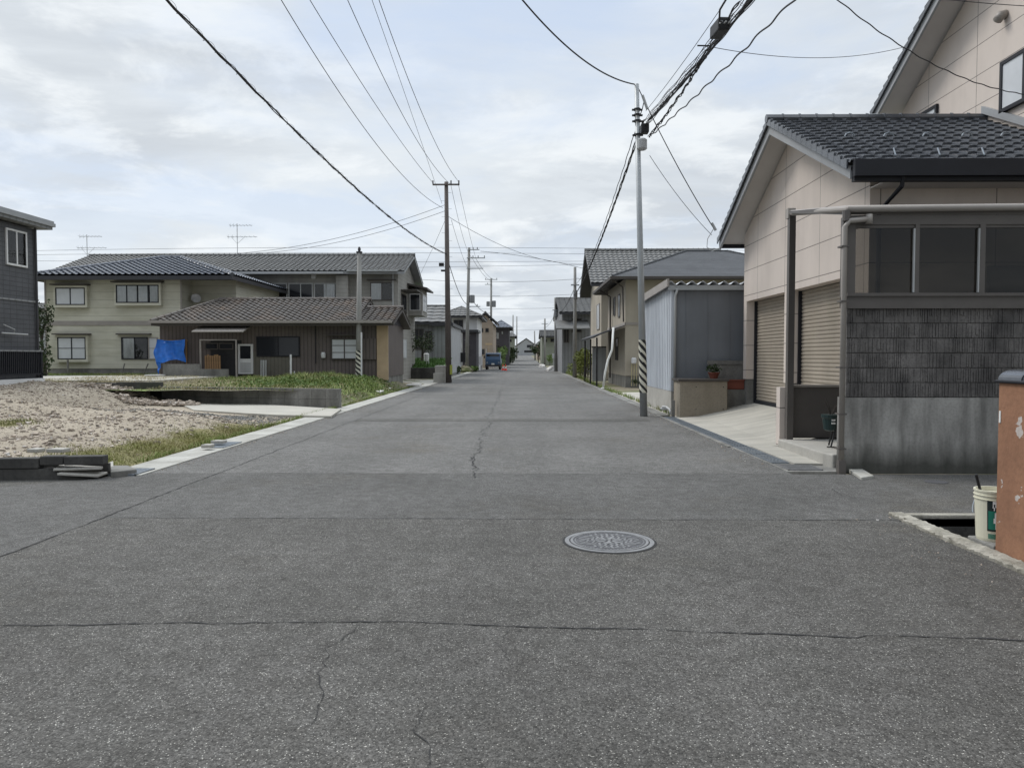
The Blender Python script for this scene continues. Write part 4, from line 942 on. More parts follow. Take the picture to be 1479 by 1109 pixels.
w = MB(); w.tube([(3.62, 19.35, 0.2), (3.72, 19.3, 0.2), (3.74, 19.2, 0.18), (3.74, 18.9, 0.16), (3.74, 18.85, 0.05)], 0.03, 8); w.tube([(3.62, 19.55, 0.14), (3.74, 19.5, 0.14), (3.79, 19.5, 0.14)], 0.035, 8); obj('drain_stub', w, 'pvc grey', label='grey pvc pipe stubs at the foot of the shed', cat='pipe', smooth=True)
w = MB(); w.box(3.70, 3.77, 18.45, 18.52, -0.05, 0.42); obj('short_post', w, 'old concrete', label='short dark post at the corner of the tan concrete box', cat='post')
# beige house behind the shed
by = 37.0; bx = D(903, 500, by).x; bx2 = bx+9.5
BH = thing('beige_house', 'beige two storey house with slate hip roof and tiled gable beyond the shed', 'house', (bx+3, 42, 0))
walls(BH, bx, bx2, by, by+7.5, 0.55, 5.35, 'beige wall'); walls(BH, bx+0.03, bx2, by+0.03, by+7.4, -0.05, 0.548, 'old concrete', name='foundation')
w = MB(); w.fb(front(by), bx-0.02, bx2, 3.05, 3.18, 0.0, 0.03); w.fb(roadR(bx), by-0.03, by+7.5, 3.05, 3.18, 0.0, 0.03); obj('belt_course', w, 'taupe pipe', BH)
roof_hip(BH, bx-0.75, bx2+1, by-0.75, by+8.25, 5.35, 7.15, 'x', 'slate shingle', 'charcoal trim', tw=0.9, te=0.22, amp=0.0, lift=0.012, k=1, style='n', th=0.16, cap=0.05)
w = MB(); w.box(bx-0.85, bx-0.76, by-0.8, by+8.2, 5.22, 5.36); w.box(bx-0.85, bx2, by-0.88, by-0.78, 5.22, 5.36); split('gutter', w, 'trim brown', BH)
w = MB(); w.tube([(bx-0.8, by-0.6, 5.25), (bx-0.15, by-0.1, 4.9), (bx-0.1, by-0.08, 3.2)], 0.04, 8); w.tube([(bx-0.8, by+5.2, 5.25), (bx-0.12, by+5.3, 4.85), (bx-0.12, by+5.3, 0.3)], 0.05, 8); split('downpipe', w, 'trim brown', BH)
F = roadR(bx)
for ya, z0, z1 in ((by+1.9, 3.55, 4.75), (by+3.9, 3.75, 4.75)): window(BH, F, ya, ya+0.7, z0, z1, 'trim brown', 1, 'dark')
window(BH, F, by+2.6, by+3.6, 1.3, 2.5, 'trim brown', 2, 'dark')
w = MB(); w.fb(front(by), bx+0.72, bx+1.0, 3.6, 3.95, 0, 0.18); obj('outlet_box', w, 'white board', BH); w = MB(); w.tube([(bx+0.95, by-0.05, 3.55), (bx+0.9, by-0.25, 3.3)], [0.1, 0.2], 10); obj('vent_hood', w, 'black plastic', BH)
mt = D(915, 525, by-0.1); MT = thing('meter_post', 'gas meter and yellow pipes standing at the corner of the beige house', 'meter', (mt.x, by-0.2, 0.1))
w = MB(); w._lathe((mt.x, by-0.2, 1.15), [(0.1, 0), (0.13, 0.04), (0.13, 0.24), (0.09, 0.3)], 14); obj('meter', w, 'white board', MT)
w = MB(); [w.tube([(mt.x+dx, by-0.18, 0.05), (mt.x+dx, by-0.18, 1.2)], 0.022, 6) for dx in (-0.1, 0.02, 0.14)]; split('pipe', w, mat('pipe cream', (0.5, 0.44, 0.26), 0.5), MT)
# gable house right behind it
g0 = D(845, 364, 52); TH = thing('tiled_gable_house', 'tall house with grey tiled gable roof standing behind the beige house', 'house', (8, 52, 0))
zr_ = D(845, 363, 52).z; ze_ = D(872, 409, 47.4).z
gx0 = g0.x; roof_gable(TH, gx0, gx0+9.2, 47.4, 56.6, ze_, zr_, 'x', 'grey tile', 'charcoal trim', tw=0.33, te=0.4, amp=0.05, lift=0.04, k=5, th=0.2, cap=0.14)
walls(TH, gx0+0.75, gx0+8.6, 48.3, 55.7, 0, ze_, 'beige wall', 'x', zr_-0.35)
window(TH, roadR(gx0+0.75), 49.2, 51.0, 3.3, 5.0, 'taupe pipe', 2, 'frosted')
# carport with black posts and grey wall
cpz = 3.05; CPt = thing('carport', 'black framed lean-to carport with grey panel wall beside the beige house', 'carport', (4.4, 40, 0))
pf = G(847, 556); pfx = 3.75
w = MB()
for (x, y) in ((pfx, 37.6), (pfx, 41.0), (pfx, 44.6)): w.box(x-0.04, x+0.04, y-0.04, y+0.04, 0, 2.45)
split('post', w, 'black plastic', CPt)
w = MB(); w.prism([(pfx-0.2, 36.9, 2.42), (pfx+0.2, 36.9, 2.62), (bx-0.05, 36.9, 2.98), (bx-0.05, 36.9, 3.04), (pfx+0.2, 36.9, 2.69), (pfx-0.25, 36.9, 2.50)], (0, 8.3, 0)); obj('roof', w, 'charcoal trim', CPt)
w = MB(); w.box(pfx+0.25, bx-0.3, 42.6, 42.7, 0.1, 2.0); obj('panel_wall', w, 'light grey board', CPt); obj('panel_cap', MB().box(pfx+0.22, bx-0.3, 42.56, 42.74, 2.003, 2.08), 'charcoal trim', CPt)
# leaning white downpipe post
a = G(871, 562); b = D(878, 520, a.y+0.1); c = D(886, 473, a.y+0.4)
w = MB(); w.tube([a, D(874, 538, a.y), b, D(884, 505, a.y+0.2), c], 0.05, 8); w.box(a.x-0.08, a.x+0.3, a.y-0.1, a.y+0.15, 0.0, 0.07); obj('white_pole', w, 'white paint', label='bent white pole leaning in front of the beige house carport', cat='pole', smooth=True)
w = MB(); leaves(w, (bx+0.9, by-0.6, 0.3), (0.7, 0.4, 0.18), 260, 0.1, shell=0.1); w.tube([(bx+0.9, by-0.6, 0.0), (bx+0.95, by-0.6, 0.3)], 0.05, 6); obj('low_shrub', w, 'leaf dark', label='low dark shrub at the foot of the beige house', cat='shrub', recalc=False)
# ================================================================ LEFT: dark house at the frame edge
dx = D(54, 500, 25.0).x
DH = thing('charcoal_house', 'charcoal brick clad two storey house with grey eaves at the left edge', 'house', (dx-4, 22, 0))
walls(DH, dx-8, dx, 17.5, 25.0, 0.75, 5.75, 'charcoal siding')
w = MB(); w.box(dx-8, dx-0.03, 17.5, 24.97, -0.1, 0.748); split('foundation', w, 'concrete', DH)
w = MB(); w.box(dx-8, dx+0.03, 17.4, 25.03, 3.30, 3.36); w.box(dx, dx+0.03, 24.93, 25.03, 0.75, 5.75); split('trim', w, 'grey board', DH)
w = MB(); w.prism([(dx-9, 16.8, 5.80), (dx+0.34, 16.8, 5.80), (dx+0.34, 25.42, 5.80), (dx-9, 25.42, 5.80)], (0, 0, 0.10)); w.prism([(dx+0.5, 16.8, 5.9), (dx+0.5, 25.5, 5.9), (dx-4, 21, 7.2)], (-0.1, 0, -0.02)) if False else None; obj('soffit', w, 'grey board', DH)
w = MB(); w.box(dx-9, dx+0.40, 16.75, 25.5, 5.903, 6.02); w.box(dx+0.22, dx+0.38, 16.8, 25.45, 6.02, 6.09); obj('roof', w, 'fascia grey', DH)
w = MB(); w.prism([(dx-9, 16.75, 6.02), (dx+0.2, 16.75, 6.02), (dx+0.2, 25.45, 6.02), (dx-9, 25.45, 6.02)], (0, 0, 0.05)); obj('roof_sheet', w, 'charcoal trim', DH)
F = roadL(dx)
a = DX(8, 383, dx); b = DX(37, 336, dx); window(DH, F, a.y, b.y, DX(37, 387, dx).z, b.z, 'white board', 2, 'curtain', 0.06, 0.05, cover=[(0, 0.35), (0.75, 1)])
w = MB(); w.tube([(dx+0.05, 24.95, 5.8), (dx+0.05, 24.95, 0.75)], 0.04, 8); split('downpipe', w, 'charcoal trim', DH)
bx0 = dx+0.02
BR = thing('balcony_rail', 'black slatted rail with white base beside the charcoal house', 'railing', (dx+0.5, 24, 0.6))
w = MB(); w.box(dx+0.05, dx+0.30, 22.4, 24.9, 0.55, 0.78); obj('base', w, 'white board', BR)
w = MB(); y = 22.4
while y < 24.9: w.box(dx+0.2, dx+0.23, y, y+0.035, 0.95, 1.66); y += 0.09
w.box(dx+0.18, dx+0.25, 22.4, 24.9, 0.90, 0.95); w.box(dx+0.18, dx+0.25, 22.4, 22.48, 0.78, 1.66); w.box(dx+0.18, dx+0.25, 24.8, 24.88, 0.78, 1.66); obj('slats', w, 'gutter black', BR)
w = MB(); w.box(dx+0.16, dx+0.27, 22.4, 24.9, 1.66, 1.71); obj('handrail', w, 'grey board', BR)
lp = D(32, 483, 23.8); w = MB(); w.tube([(dx+0.05, 23.2, lp.z+0.03), (lp.x+0.05, 24.0, lp.z)], 0.025, 8); w.tube([(dx+0.05, 23.3, lp.z+0.3), (dx+0.2, 23.6, lp.z+0.15), (dx+0.1, 23.7, lp.z)], 0.015, 6); obj('laundry_arm', w, 'pvc grey', label='pale laundry pole arm sticking out from the charcoal house', cat='laundry pole')
# cream house
YY = 37.0
cx0 = D(66, 470, YY).x; cx1 = D(263, 470, YY).x; cx2 = D(298, 470, YY).x; cx3 = D(337, 470, YY).x
CHs = thing('cream_house', 'cream sided two storey house with shiny blue black hip roof on the left', 'house', ((cx0+cx1)/2, 41, 0))
ze = D(100, 398, YY-0.6).z
walls(CHs, cx0, cx1, YY, YY+8, 0.9, ze, 'cream siding'); 
w = MB(); w.box(cx1, cx3-0.3, YY+1.2, YY+8, 0.9, ze-0.05); obj('side_wall', w, 'cream siding', CHs)
walls(CHs, cx0+0.03, cx1-0.03, YY+0.03, YY+8, 0.0, 0.898, 'old concrete', name='foundation')
w = MB(); w.fb(front(YY), cx0-0.02, cx1+0.02, 3.05, 3.27, 0, 0.03); w.fb(front(YY), cx0-0.01, cx0+0.06, 0.9, ze, 0.03, 0.04); w.fb(front(YY), cx1-0.06, cx1+0.01, 3.3, ze, 0.0, 0.03); obj('belt_course', w, 'taupe pipe', CHs)
zr_ = D(200, 374, YY+4.3).z
roof_hip(CHs, cx0-0.55, cx3+0.2, YY-0.6, YY+8.6, ze, zr_, 'x', 'blue black tile', 'charcoal trim', tw=0.33, te=0.36, amp=0.06, lift=0.05, k=5, th=0.2, cap=0.1)
w = MB(); w.box(cx0-0.6, cx3+0.25, YY-0.72, YY-0.6, ze-0.22, ze-0.04); split('gutter', w, 'charcoal trim', CHs)
F = front(YY)
def wpx(root, F, Y, x0, x1, y0, y1, *a, **k):
    p = D(x0, y1, Y); q = D(x1, y0, Y); return window(root, F, p.x, q.x, p.z, q.z, *a, **k)
wpx(CHs, F, YY, 84, 126, 416, 441, 'gutter black', 2, 'frosted', boxm='cream siding', hood='trim brown')
wpx(CHs, F, YY, 171, 232, 412, 438, 'gutter black', 4, 'curtain', boxm='cream siding', hood='trim brown', cover=[(0, 0.48), (0.52, 0.76), (0.8, 1)], bars=0)
wpx(CHs, F, YY, 87, 127, 487, 519, 'gutter black', 2, 'frosted', boxm='cream siding', hood='trim brown', bars=1)
wpx(CHs, F, YY, 176, 214, 487, 519, 'gutter black', 2, 'curtain', hood='trim brown', cover=[(0.04, 0.5)])
wpx(CHs, F, YY, 215, 228, 487, 519, 'taupe pipe', 1, 'frosted', bars=1)
ds = D(284, 432, YY+1.0); w = MB(); w._lathe((0, 0, 0), [(0.0, 0), (0.0, 0.01)], 3)
w = MB(); c = Vector((ds.x, YY+0.9, ds.z)); n = Vector((0.5, -0.8, 0.35)).normalized(); a_ = n.orthogonal().normalized(); b_ = n.cross(a_); vs = [c]
for ring, (r, h) in enumerate(((0.12, 0.02), (0.24, 0.09))):
    for k in range(16): q = k*math.pi/8; vs.append(c+(a_*math.cos(q)+b_*math.sin(q))*r+n*h)
w.add(vs, [(0, 1+k, 1+(k+1) % 16) for k in range(16)]+[(1+k, 17+k, 17+(k+1) % 16, 1+(k+1) % 16) for k in range(16)]); w.tube([c, c+n*0.3+Vector((0, 0, -0.05))], 0.012, 5); w.tube([c, c-n*0.15, (c.x-0.1, YY+1.21, c.z-0.1)], 0.02, 5)
obj('satellite_dish', w, 'white board', CHs, recalc=False)
for px in (93, 152, 208):  # thin posts under the bay windows
    pass
SPp = thing('prop_post', 'short grey post under the lower left window of the cream house', 'post', (D(98, 530, YY-0.7).x, YY-0.7, 0.55))
obj('post', MB().tube([(D(98, 530, YY-0.7).x, YY-0.7, 0.5), (D(98, 530, YY-0.7).x, YY-0.7, 1.35)], 0.05, 8), 'old concrete', SPp)
for x0, x1, lb in ((176, 180, 'leaning grey stake left of the pair below the cream house window'), (207, 214, 'leaning grey stake right of the pair near the blue tarp')):
    a = D(x0, 541, YY-1); b = D(x1, 525, YY-1); obj('stake', MB().tube([a, b], 0.03, 6), 'old concrete', label=lb, cat='stake')
# gap between houses: far house, tree trunk and shrub
fh = thing('far_house', 'far grey house seen in the gap between charcoal and cream houses', 'house', (-40, 62, 0)); walls(fh, -44, -37, 60, 66, 0, D(60, 446, 60).z, 'light grey board'); roof_gable(fh, -44.6, -36.4, 59.4, 66.6, D(60, 446, 60).z, D(60, 436, 60).z, 'x', 'grey tile', 'charcoal trim', tw=0.6, te=0.6, k=3)
# grey long house
GY = 45.0
e0 = D(120, 395, GY-0.7); e1 = D(582, 390, GY-0.7); gr = D(400, 369.5, GY+3.4)
gxa = e0.x-2; gxb = D(575, 440, GY).x
GH = thing('grey_long_house', 'long grey sided two storey house with grey tiled gable roof behind', 'house', (-17, 48, 0))
ze = D(400, 392, GY-0.7).z; yr = GY+3.5
roof_gable(GH, gxa, gxb+0.5, GY-0.7, GY+7.7, ze, gr.z, 'x', 'grey tile', 'fascia grey', tw=0.32, te=0.34, amp=0.05, lift=0.04, k=5, th=0.16, cap=0.11)
walls(GH, gxa+0.6, gxb, GY, GY+7, 0.0, ze+0.05, 'grey siding', 'x', gr.z-0.3)
w = MB(); w.box(gxa, gxb-3.1, GY-0.85, GY-0.72, ze-0.16, ze-0.04); w.box(gxb-2.9, gxb+0.1, GY-0.85, GY-0.72, ze-0.02, ze+0.06)
w.tube([(gxb-0.3, GY-0.06, ze), (gxb-0.3, GY-0.06, 0.2)], 0.05, 8); split('gutter', w, 'pvc grey', GH)
w = MB(); q = D(507, 420, GY); w.fb(front(GY), D(488, 400, GY).x, D(505, 400, GY).x, D(490, 432, GY).z, D(490, 399, GY).z, 0, 0.5); obj('bay', w, 'grey siding', GH)
F = front(GY)
for x0, x1 in ((380, 415), (417, 452), (454, 488)):
    wpx(GH, F, GY, x0, x1, 409, 434, 'pvc grey', 1 if x0 == 380 else 2, 'dark' if x0 != 454 else 'curtain', fw=0.06, cover=[(0.4, 0.9)])
wpx(GH, F, GY, 535, 568, 408, 434, 'trim brown', 2, 'curtain', hood='trim brown', cover=[(0, 0.5)])
w = MB(); w.fb(F, D(350, 400, GY).x, D(356, 400, GY).x, D(350, 404, GY).z, D(350, 397, GY).z, 0, 0.2); w.fb(F, D(451, 400, GY).x, D(457, 400, GY).x, D(450, 403, GY).z, D(450, 397, GY).z, 0, 0.2); split('vent_box', w, 'white board', GH)
F = roadL(gxb)
window(GH, F, GY+1.2, GY+3.0, 4.1, 5.4, 'trim brown', 2, 'dark'); window(GH, F, GY+1.6, GY+3.0, 1.4, 2.6, 'pvc grey', 2, 'frosted')
w = MB(); w.box(gxb, gxb+0.9, GY+4.0, GY+6.6, 4.2, 5.9); obj('oriel', w, 'grey siding', GH); w = MB(); w.prism([(gxb, GY+3.6, 6.15), (gxb+1.3, GY+3.6, 5.85), (gxb+1.3, GY+7, 5.85), (gxb, GY+7, 6.15)], (0, 0, 0.12)); w.box(gxb, gxb+1.0, GY+1.0, GY+3.3, 5.55, 5.62); obj('oriel_roof', w, 'trim brown', GH)
window(GH, FW(gxb+0.9, 0, 0, 1, 1, 0), GY+4.3, GY+6.3, 4.5, 5.6, 'white board', 2, 'dark'); window(GH, front(GY+4.0), gxb+0.1, gxb+0.8, 4.5, 5.6, 'white board', 1, 'dark')
def antenna(root, px, pb, pt_, Y):
    a = D(px, pb, Y); t_ = D(px, pt_, Y); w = MB(); x = a.x; w.tube([(x, Y, a.z-0.2), (x, Y, t_.z)], 0.022, 5); h = t_.z
    for z, L in ((h-0.12, 1.0), (h-0.85, 1.3)):
        w.tube([(x-L*0.5, Y, z), (x+L, Y, z)], 0.014, 4)
        for i in range(7): xx = x-L*0.45+i*L*0.22; w.tube([(xx, Y-0.2, z+0.02), (xx, Y+0.2, z-0.02)], 0.009, 4); w.tube([(xx, Y, z-0.13), (xx, Y, z+0.13)], 0.008, 4) if i < 3 else None
    w.tube([(x-0.4, Y, h-0.85), (x, Y, h-1.3), (x+0.5, Y, h-0.85)], 0.01, 4)
    obj('antenna', w, 'pvc grey', root, recalc=False)
antenna(GH, 126, 372, 339, yr); antenna(GH, 343, 369, 323, yr)
# brown low house
BY = 33.6
hx0 = D(231, 500, BY).x; hx1 = D(545, 500, BY).x; hx2 = D(561, 500, BY).x; hxm = D(514, 470, BY).x
RB = thing('brown_house', 'low brown steel sided house with brown tiled roof behind the weeds', 'house', (-12, 37, 0))
ze = D(400, 466, BY-0.7).z; zr_ = D(400, 434, BY+2.8).z; zr2 = D(560, 446, BY+1.9).z
roof_gable(RB, hxm-9.6 if False else D(232, 466, BY).x+1.6, hxm+0.1, BY-0.7, BY+6.3, ze, zr_, 'x', 'brown tile', 'trim brown', tw=0.30, te=0.30, amp=0.055, lift=0.045, k=6, th=0.14, cap=0.1)
# hipped left end
lx = D(232, 466, BY).x+1.6; t = MB(); s = MB()
A_ = Vector((lx, BY+2.8, zr_)); c0 = Vector((D(218, 466, BY-0.7).x, BY-0.7, ze)); c3 = Vector((c0.x, BY+6.3, ze)); c1 = Vector((lx, BY-0.7, ze))
tile_sheet(t, c0+Vector((0, -0.03, 0.005)), (1, 0, 0), (0, 3.5, zr_-ze), lx-c0.x, math.hypot(3.5, zr_-ze), 0.30, 0.30, 0.055, 0.045, 6, planes=[(c0, Vector((-(3.5), (lx-c0.x), 0)).normalized())])
slab(s, [c0, c1, A_], 0.14); slab(s, [c0, A_, c3], 0.13)
tile_sheet(t, c3, (0, -1, 0), (lx-c0.x, 0, zr_-ze), 7.0, math.hypot(lx-c0.x, zr_-ze), 0.30, 0.30, 0.055, 0.045, 4, planes=[(c0, Vector((3.5, -(lx-c0.x), 0)).normalized()), (c3, Vector((3.5, (lx-c0.x), 0)).normalized())])
o = obj('hip_roof', t, 'brown tile', RB, recalc=False); obj('fascia', s, 'trim brown', o); s = MB(); ridge(s, c0+Vector((0, 0, 0.08)), A_+Vector((0, 0, 0.05)), 0.09); obj('ridge_cap', s, 'brown tile', o)
roof_gable(RB, hxm-0.6, hx2+0.35, BY-0.68, BY+4.4, ze+0.01, zr2, 'x', 'brown tile', 'trim brown', tw=0.30, te=0.30, amp=0.055, lift=0.045, k=6, th=0.14, cap=0.1)
walls(RB, hx0, hx2-0.02, BY, BY+4.4, 0.6, ze, 'brown steel siding'); walls(RB, hx0+0.05, hx2-0.05, BY+0.05, BY+4.3, -0.1, 0.598, 'old concrete', name='foundation')
w = MB(); w.prism([(hx2-0.05, BY, ze), (hx2-0.05, BY+4.4, ze), (hx2-0.05, BY+1.9, zr2-0.15)], (0.05, 0, 0)); w.box(lx+0.5, hxm-0.1, BY+0.5, BY+5.5, ze-0.2, ze+0.2); obj('gable_wall', w, 'dark far wall', RB)
w = MB(); w.fb(front(BY), hx1, hx2, 0.45, ze-0.1, 0.002, 0.12); obj('tan_panel', w, 'tan board', RB)
w = MB(); w.fb(front(BY), hx0-0.1, hx2+0.3, ze-0.02, ze+0.10, 0.72, 0.84); split('gutter', w, 'taupe pipe', RB)
F = front(BY)
w = MB(); w.fb(F, D(366, 500, BY).x, D(420, 500, BY).x, 0.62, D(400, 508, BY).z, 0.002, 0.02); obj('patch_panel', w, 'brown patch siding', RB)
wpx(RB, F, BY, 371, 433, 486, 515, 'gutter black', 2, 'dark', proud=0.06)
wpx(RB, F, BY, 479, 517, 489, 519, 'trim brown', 2, 'frosted', hood='trim brown', bars=2, proud=0.1)
w = MB(); a = D(521, 519, BY); b = D(544, 489, BY); w.fb(F, a.x, b.x, a.z, b.z, 0.0, 0.1); obj('shutter_box', w, 'brown steel siding', RB)
w = MB(); a = D(464, 517, BY); w._lathe((a.x+0.12, BY-0.1, a.z), [(0.08, 0), (0.1, 0.05), (0.1, 0.2), (0.07, 0.26)], 12); obj('meter', w, 'white board', RB)
w = MB(); [w.tube([(D(px, 470, BY).x, BY-0.05, ze), (D(px, 470, BY).x, BY-0.05, D(px, yb, BY).z)], 0.02, 6) for px, yb in ((456, 525),)]; obj('conduit', w, 'gutter black', RB)
# entrance lean-to, door, boards
w = MB(); a = D(278, 480, BY-1); b = D(352, 474, BY-1); w.prism([(a.x, BY-1.1, a.z), (b.x, BY-1.1, a.z), (b.x, BY, a.z+0.3), (a.x, BY, a.z+0.3)], (0, 0, 0.05)); obj('canopy', w, 'taupe pipe', RB)
w = MB(); a = D(290, 540, BY-0.9); b = D(341, 491, BY-0.9)
w.tube([(a.x, BY-0.9, 0.5), (a.x, BY-0.9, b.z), (b.x, BY-0.9, b.z), (b.x, BY-0.9, 0.5)], 0.045, 6); obj('pipe_frame', w, 'taupe pipe', RB)
w = MB(); w.fb(F, a.x+0.1, b.x-0.1, 0.5, b.z, 0.002, 0.03); obj('porch_shade', w, 'inside_shade', RB)  # flat near-black panel, the entrance's shade put into its colour
wpx(RB, FW(0, BY-0.03, 1, 0, 0, -1), BY, 297, 316, 495, 505, 'trim brown', 1, 'dark'); wpx(RB, FW(0, BY-0.03, 1, 0, 0, -1), BY, 317, 338, 495, 505, 'trim brown', 1, 'dark')
a = D(345, 540, BY); b = D(366, 497, BY)
w = MB(); w.fb(F, a.x, b.x, a.z, b.z, 0.002, 0.08); dr_ = obj('door', w, 'white board', RB); w = MB(); w.fb(F, a.x+0.1, b.x-0.1, D(350, 518, BY).z, b.z-0.08, 0.082, 0.09); obj('pane', w, 'dark glass', dr_); w = MB(); [w.fb(F, a.x+0.1, b.x-0.1, a.z+0.1+0.09*i, a.z+0.13+0.09*i, 0.082, 0.09) for i in range(5)]; obj('louvre', w, 'grey board', dr_)
for i in range(7):
    pa_ = D(296+i*3.2, 526, BY-0.6); obj('plank', MB().box(pa_.x, pa_.x+0.08, BY-0.62+0.01*i, BY-0.58+0.01*i, 0.5, D(296, 513+rnd.uniform(-1, 1), BY-0.6).z), 'wood', label='wooden board leaning in the entrance of the brown house, number of several alike' if False else 'upright wooden board in the row stored in the brown house entrance', cat='board', group='boards stored in the brown house entrance')
w = MB(); a = D(237, 543, BY-1.2); b = D(330, 533, BY-1.2); w.box(a.x, b.x, BY-1.3, BY-1.15, 0.4, b.z); w.box(a.x, D(290, 530, BY-1.2).x, BY-1.3, BY-1.16, b.z, b.z+0.22); obj('low_fence', w, 'old concrete', label='low weathered wall in front of the brown house entrance', cat='wall')
# blue tarp over a rack
tp = MB(); a = D(228, 520, BY-0.35); b = D(269, 490, BY-0.35); nx_, nz_ = 26, 22
for j in range(nz_+1):
    for i in range(nx_+1):
        u = i/nx_; v = j/nz_; sag = -0.35*max(0, (0.35-v))*(0.4+math.sin(u*7)*0.6)
        x = a.x+(b.x-a.x)*u+0.05*math.sin(v*9+1)*(1-v); z = a.z+(b.z-a.z)*v-0.06*math.sin(u*math.pi)*(v > 0.9)+sag
        tp.v.append((x, BY-0.40-0.10*math.sin(u*5+v*4)*(1-v*0.7)-0.05*math.sin(u*17+v*3)-0.25*(1-v), z))
for j in range(nz_):
    for i in range(nx_): k = j*(nx_+1)+i; tp.f.append((k, k+1, k+nx_+2, k+nx_+1))
# loose tail
k0 = len(tp.v); 
for i in range(13):
    u = i/12; tp.v += [(a.x+0.05+0.35*u*0.3, BY-0.6-0.05*math.sin(i), a.z-0.02-0.75*u), (a.x+0.32-0.2*u, BY-0.62+0.05*math.cos(i*1.3), a.z-0.02-0.72*u)]
for i in range(12): tp.f.append((k0+2*i, k0+2*i+1, k0+2*i+3, k0+2*i+2))
obj('blue_tarp', tp, 'blue tarp', label='bright blue tarp hanging on the left end of the brown house', cat='tarp', smooth=True, recalc=False)
tr = MB(); tr.box(a.x-0.02, b.x+0.02, BY-0.32, BY-0.27, b.z-0.1, b.z-0.03); tr.box(a.x, a.x+0.05, BY-0.32, BY-0.27, 0.4, b.z); tr.box(b.x-0.05, b.x, BY-0.32, BY-0.27, 0.4, b.z); obj('rack', tr, 'wood', label='wooden rack holding up the blue tarp', cat='rack')
w = MB(); a = D(224, 537, BY-1.5); w._lathe((a.x, a.y, 0.55), [(0.25, 0), (0.4, 0.12), (0.42, 0.17), (0.3, 0.16)], 14); obj('basin', w, 'white board', label='upturned pale basin left of the low wall by the tarp', cat='basin')
for px, yt, yb, lb, r in ((420, 512, 545, 'white post standing in front of the patched brown wall', 0.045), (425, 536, 545, 'short grey peg beside the white post', 0.03), (522, 480, 544, 'tall thin white post right beside the left striped pole', 0.035)):
    a = D(px, yb, 32.4); b = D(px, yt, 32.4); obj('post', MB().tube([(a.x, a.y, 0.3), b], r, 8), 'white board' if 'white' in lb else 'old concrete', label=lb, cat='post')
w = MB()
for i, px in enumerate((377, 381)): a = D(px, 540, BY-0.4); [w.tube([(a.x+dx_, a.y, 0.5), (a.x+dx_+0.03, a.y-0.05, D(px, 520, BY).z)], 0.03, 6) for dx_ in (0, 0.09)]
obj('hose_stand', w, 'pvc grey', label='pale upright pipes leaning beside the door of the brown house', cat='pipe')
# low terrace of the grey house with lawn
w = MB(); a = D(572, 547, 46); b = D(632, 547, 46); w.box(a.x-2.5, b.x+0.2, 50.0, 50.3, -0.05, 0.75); obj('garden_wall', w, 'black concrete', label='dark low garden wall holding the lawn beyond the concrete drive', cat='wall')
obj('lawn', sheet(lin(-15, -5.3, 12), lin(50.3, 57, 8), lambda x, y: 0.76+0.09*(y-50.3)+0.04*math.sin(x*2)), 'lawn green', kind='structure', recalc=False)
w = MB(); a = D(630, 555, 43.2); b = D(643, 528, 43.2); w.box(a.x-0.05, b.x-0.0, 43.0, 44.2, -0.05, b.z); w.box(a.x-0.13, a.x+0.5, 42.85, 43.0, -0.05, 0.55); obj('concrete_pillar', w, 'concrete', label='square concrete gate pillar at the foot of the brown utility pole', cat='pillar', bevel=0.02)
w = MB(); a = D(616, 507, 52); w._lathe((a.x, 52, a.z-0.7), [(0.16, 0), (0.18, 0.1), (0.18, 0.5), (0.1, 0.55)], 12); w.tube([(a.x, 52, 0.8), (a.x, 52, a.z-0.6)], 0.04, 6); w.tube([(a.x+.15, 52, 0.8), (a.x+.15, 52, a.z-0.6)], 0.025, 6); obj('gas_meter', w, 'white board', label='white meter on a stand at the edge of the lawn', cat='meter')
# trees
def tree(name, label, base, h, spread, leafm, n, size, lean=0.0, group=None, limbs=6, trunk_r=0.1, crown0=0.35, seed=1):
    rs = random.Random(seed); t = thing(name, label, 'tree', base, group); b = Vector(base); w = MB(); fo = MB()
    top = b+Vector((lean, 0, h*0.62)); w.tube([b, b.lerp(top, 0.4)+Vector((lean*0.15, 0.05, 0)), top], [trunk_r, trunk_r*0.75, trunk_r*0.4], 7)
    for i in range(limbs):
        s0 = b.lerp(top, rs.uniform(crown0, 0.95)); q = rs.uniform(0, 6.28); e = s0+Vector((math.cos(q)*spread*rs.uniform(0.4, 0.9), math.sin(q)*spread*rs.uniform(0.4, 0.9), h*rs.uniform(0.1, 0.38)))
        w.tube([s0, s0.lerp(e, 0.5)+Vector((0, 0, 0.06*h)), e], [trunk_r*0.45, trunk_r*0.3, trunk_r*0.12], 5)
        leaves(fo, e, (spread*0.5, spread*0.5, h*0.16), n//limbs, size, rs, shell=0.2)
    obj('trunk', w, 'bark', t); obj('crown', fo, leafm, t, recalc=False); return t
a = D(588, 517, 49.5); tree('small_tree', 'thin dark leaning garden tree beside the grey long house', (a.x+0.2, 50.8, 0.8), 2.6, 1.0, 'leaf dark', 520, 0.13, -0.7, limbs=8, seed=3)
a = D(606, 500, 53); tree('garden_shrub', 'dull green loose shrub by the wall of the low tiled house', (a.x, 54, 1.0), 2.3, 0.9, 'leaf dark', 700, 0.12, 0.1, limbs=8, seed=5, crown0=0.15)
tree('gap_tree', 'slim dark tree in the gap left of the cream house', (D(62, 500, 34).x+0.1, 34.0, 0.5), 3.6, 0.45, 'leaf dark', 500, 0.14, -0.2, limbs=6, seed=8, crown0=0.7)
w = MB(); leaves(w, (D(60, 535, 33).x, 33.0, 1.4), (0.5, 0.4, 0.9), 420, 0.15, shell=0.1); w.tube([(D(60, 535, 33).x, 33, 0.4), (D(60, 535, 33).x, 33, 1.4)], 0.04, 5); obj('camellia_shrub', w, 'leaf dark', label='small dark shrub between the charcoal house and the cream house', cat='shrub', recalc=False)
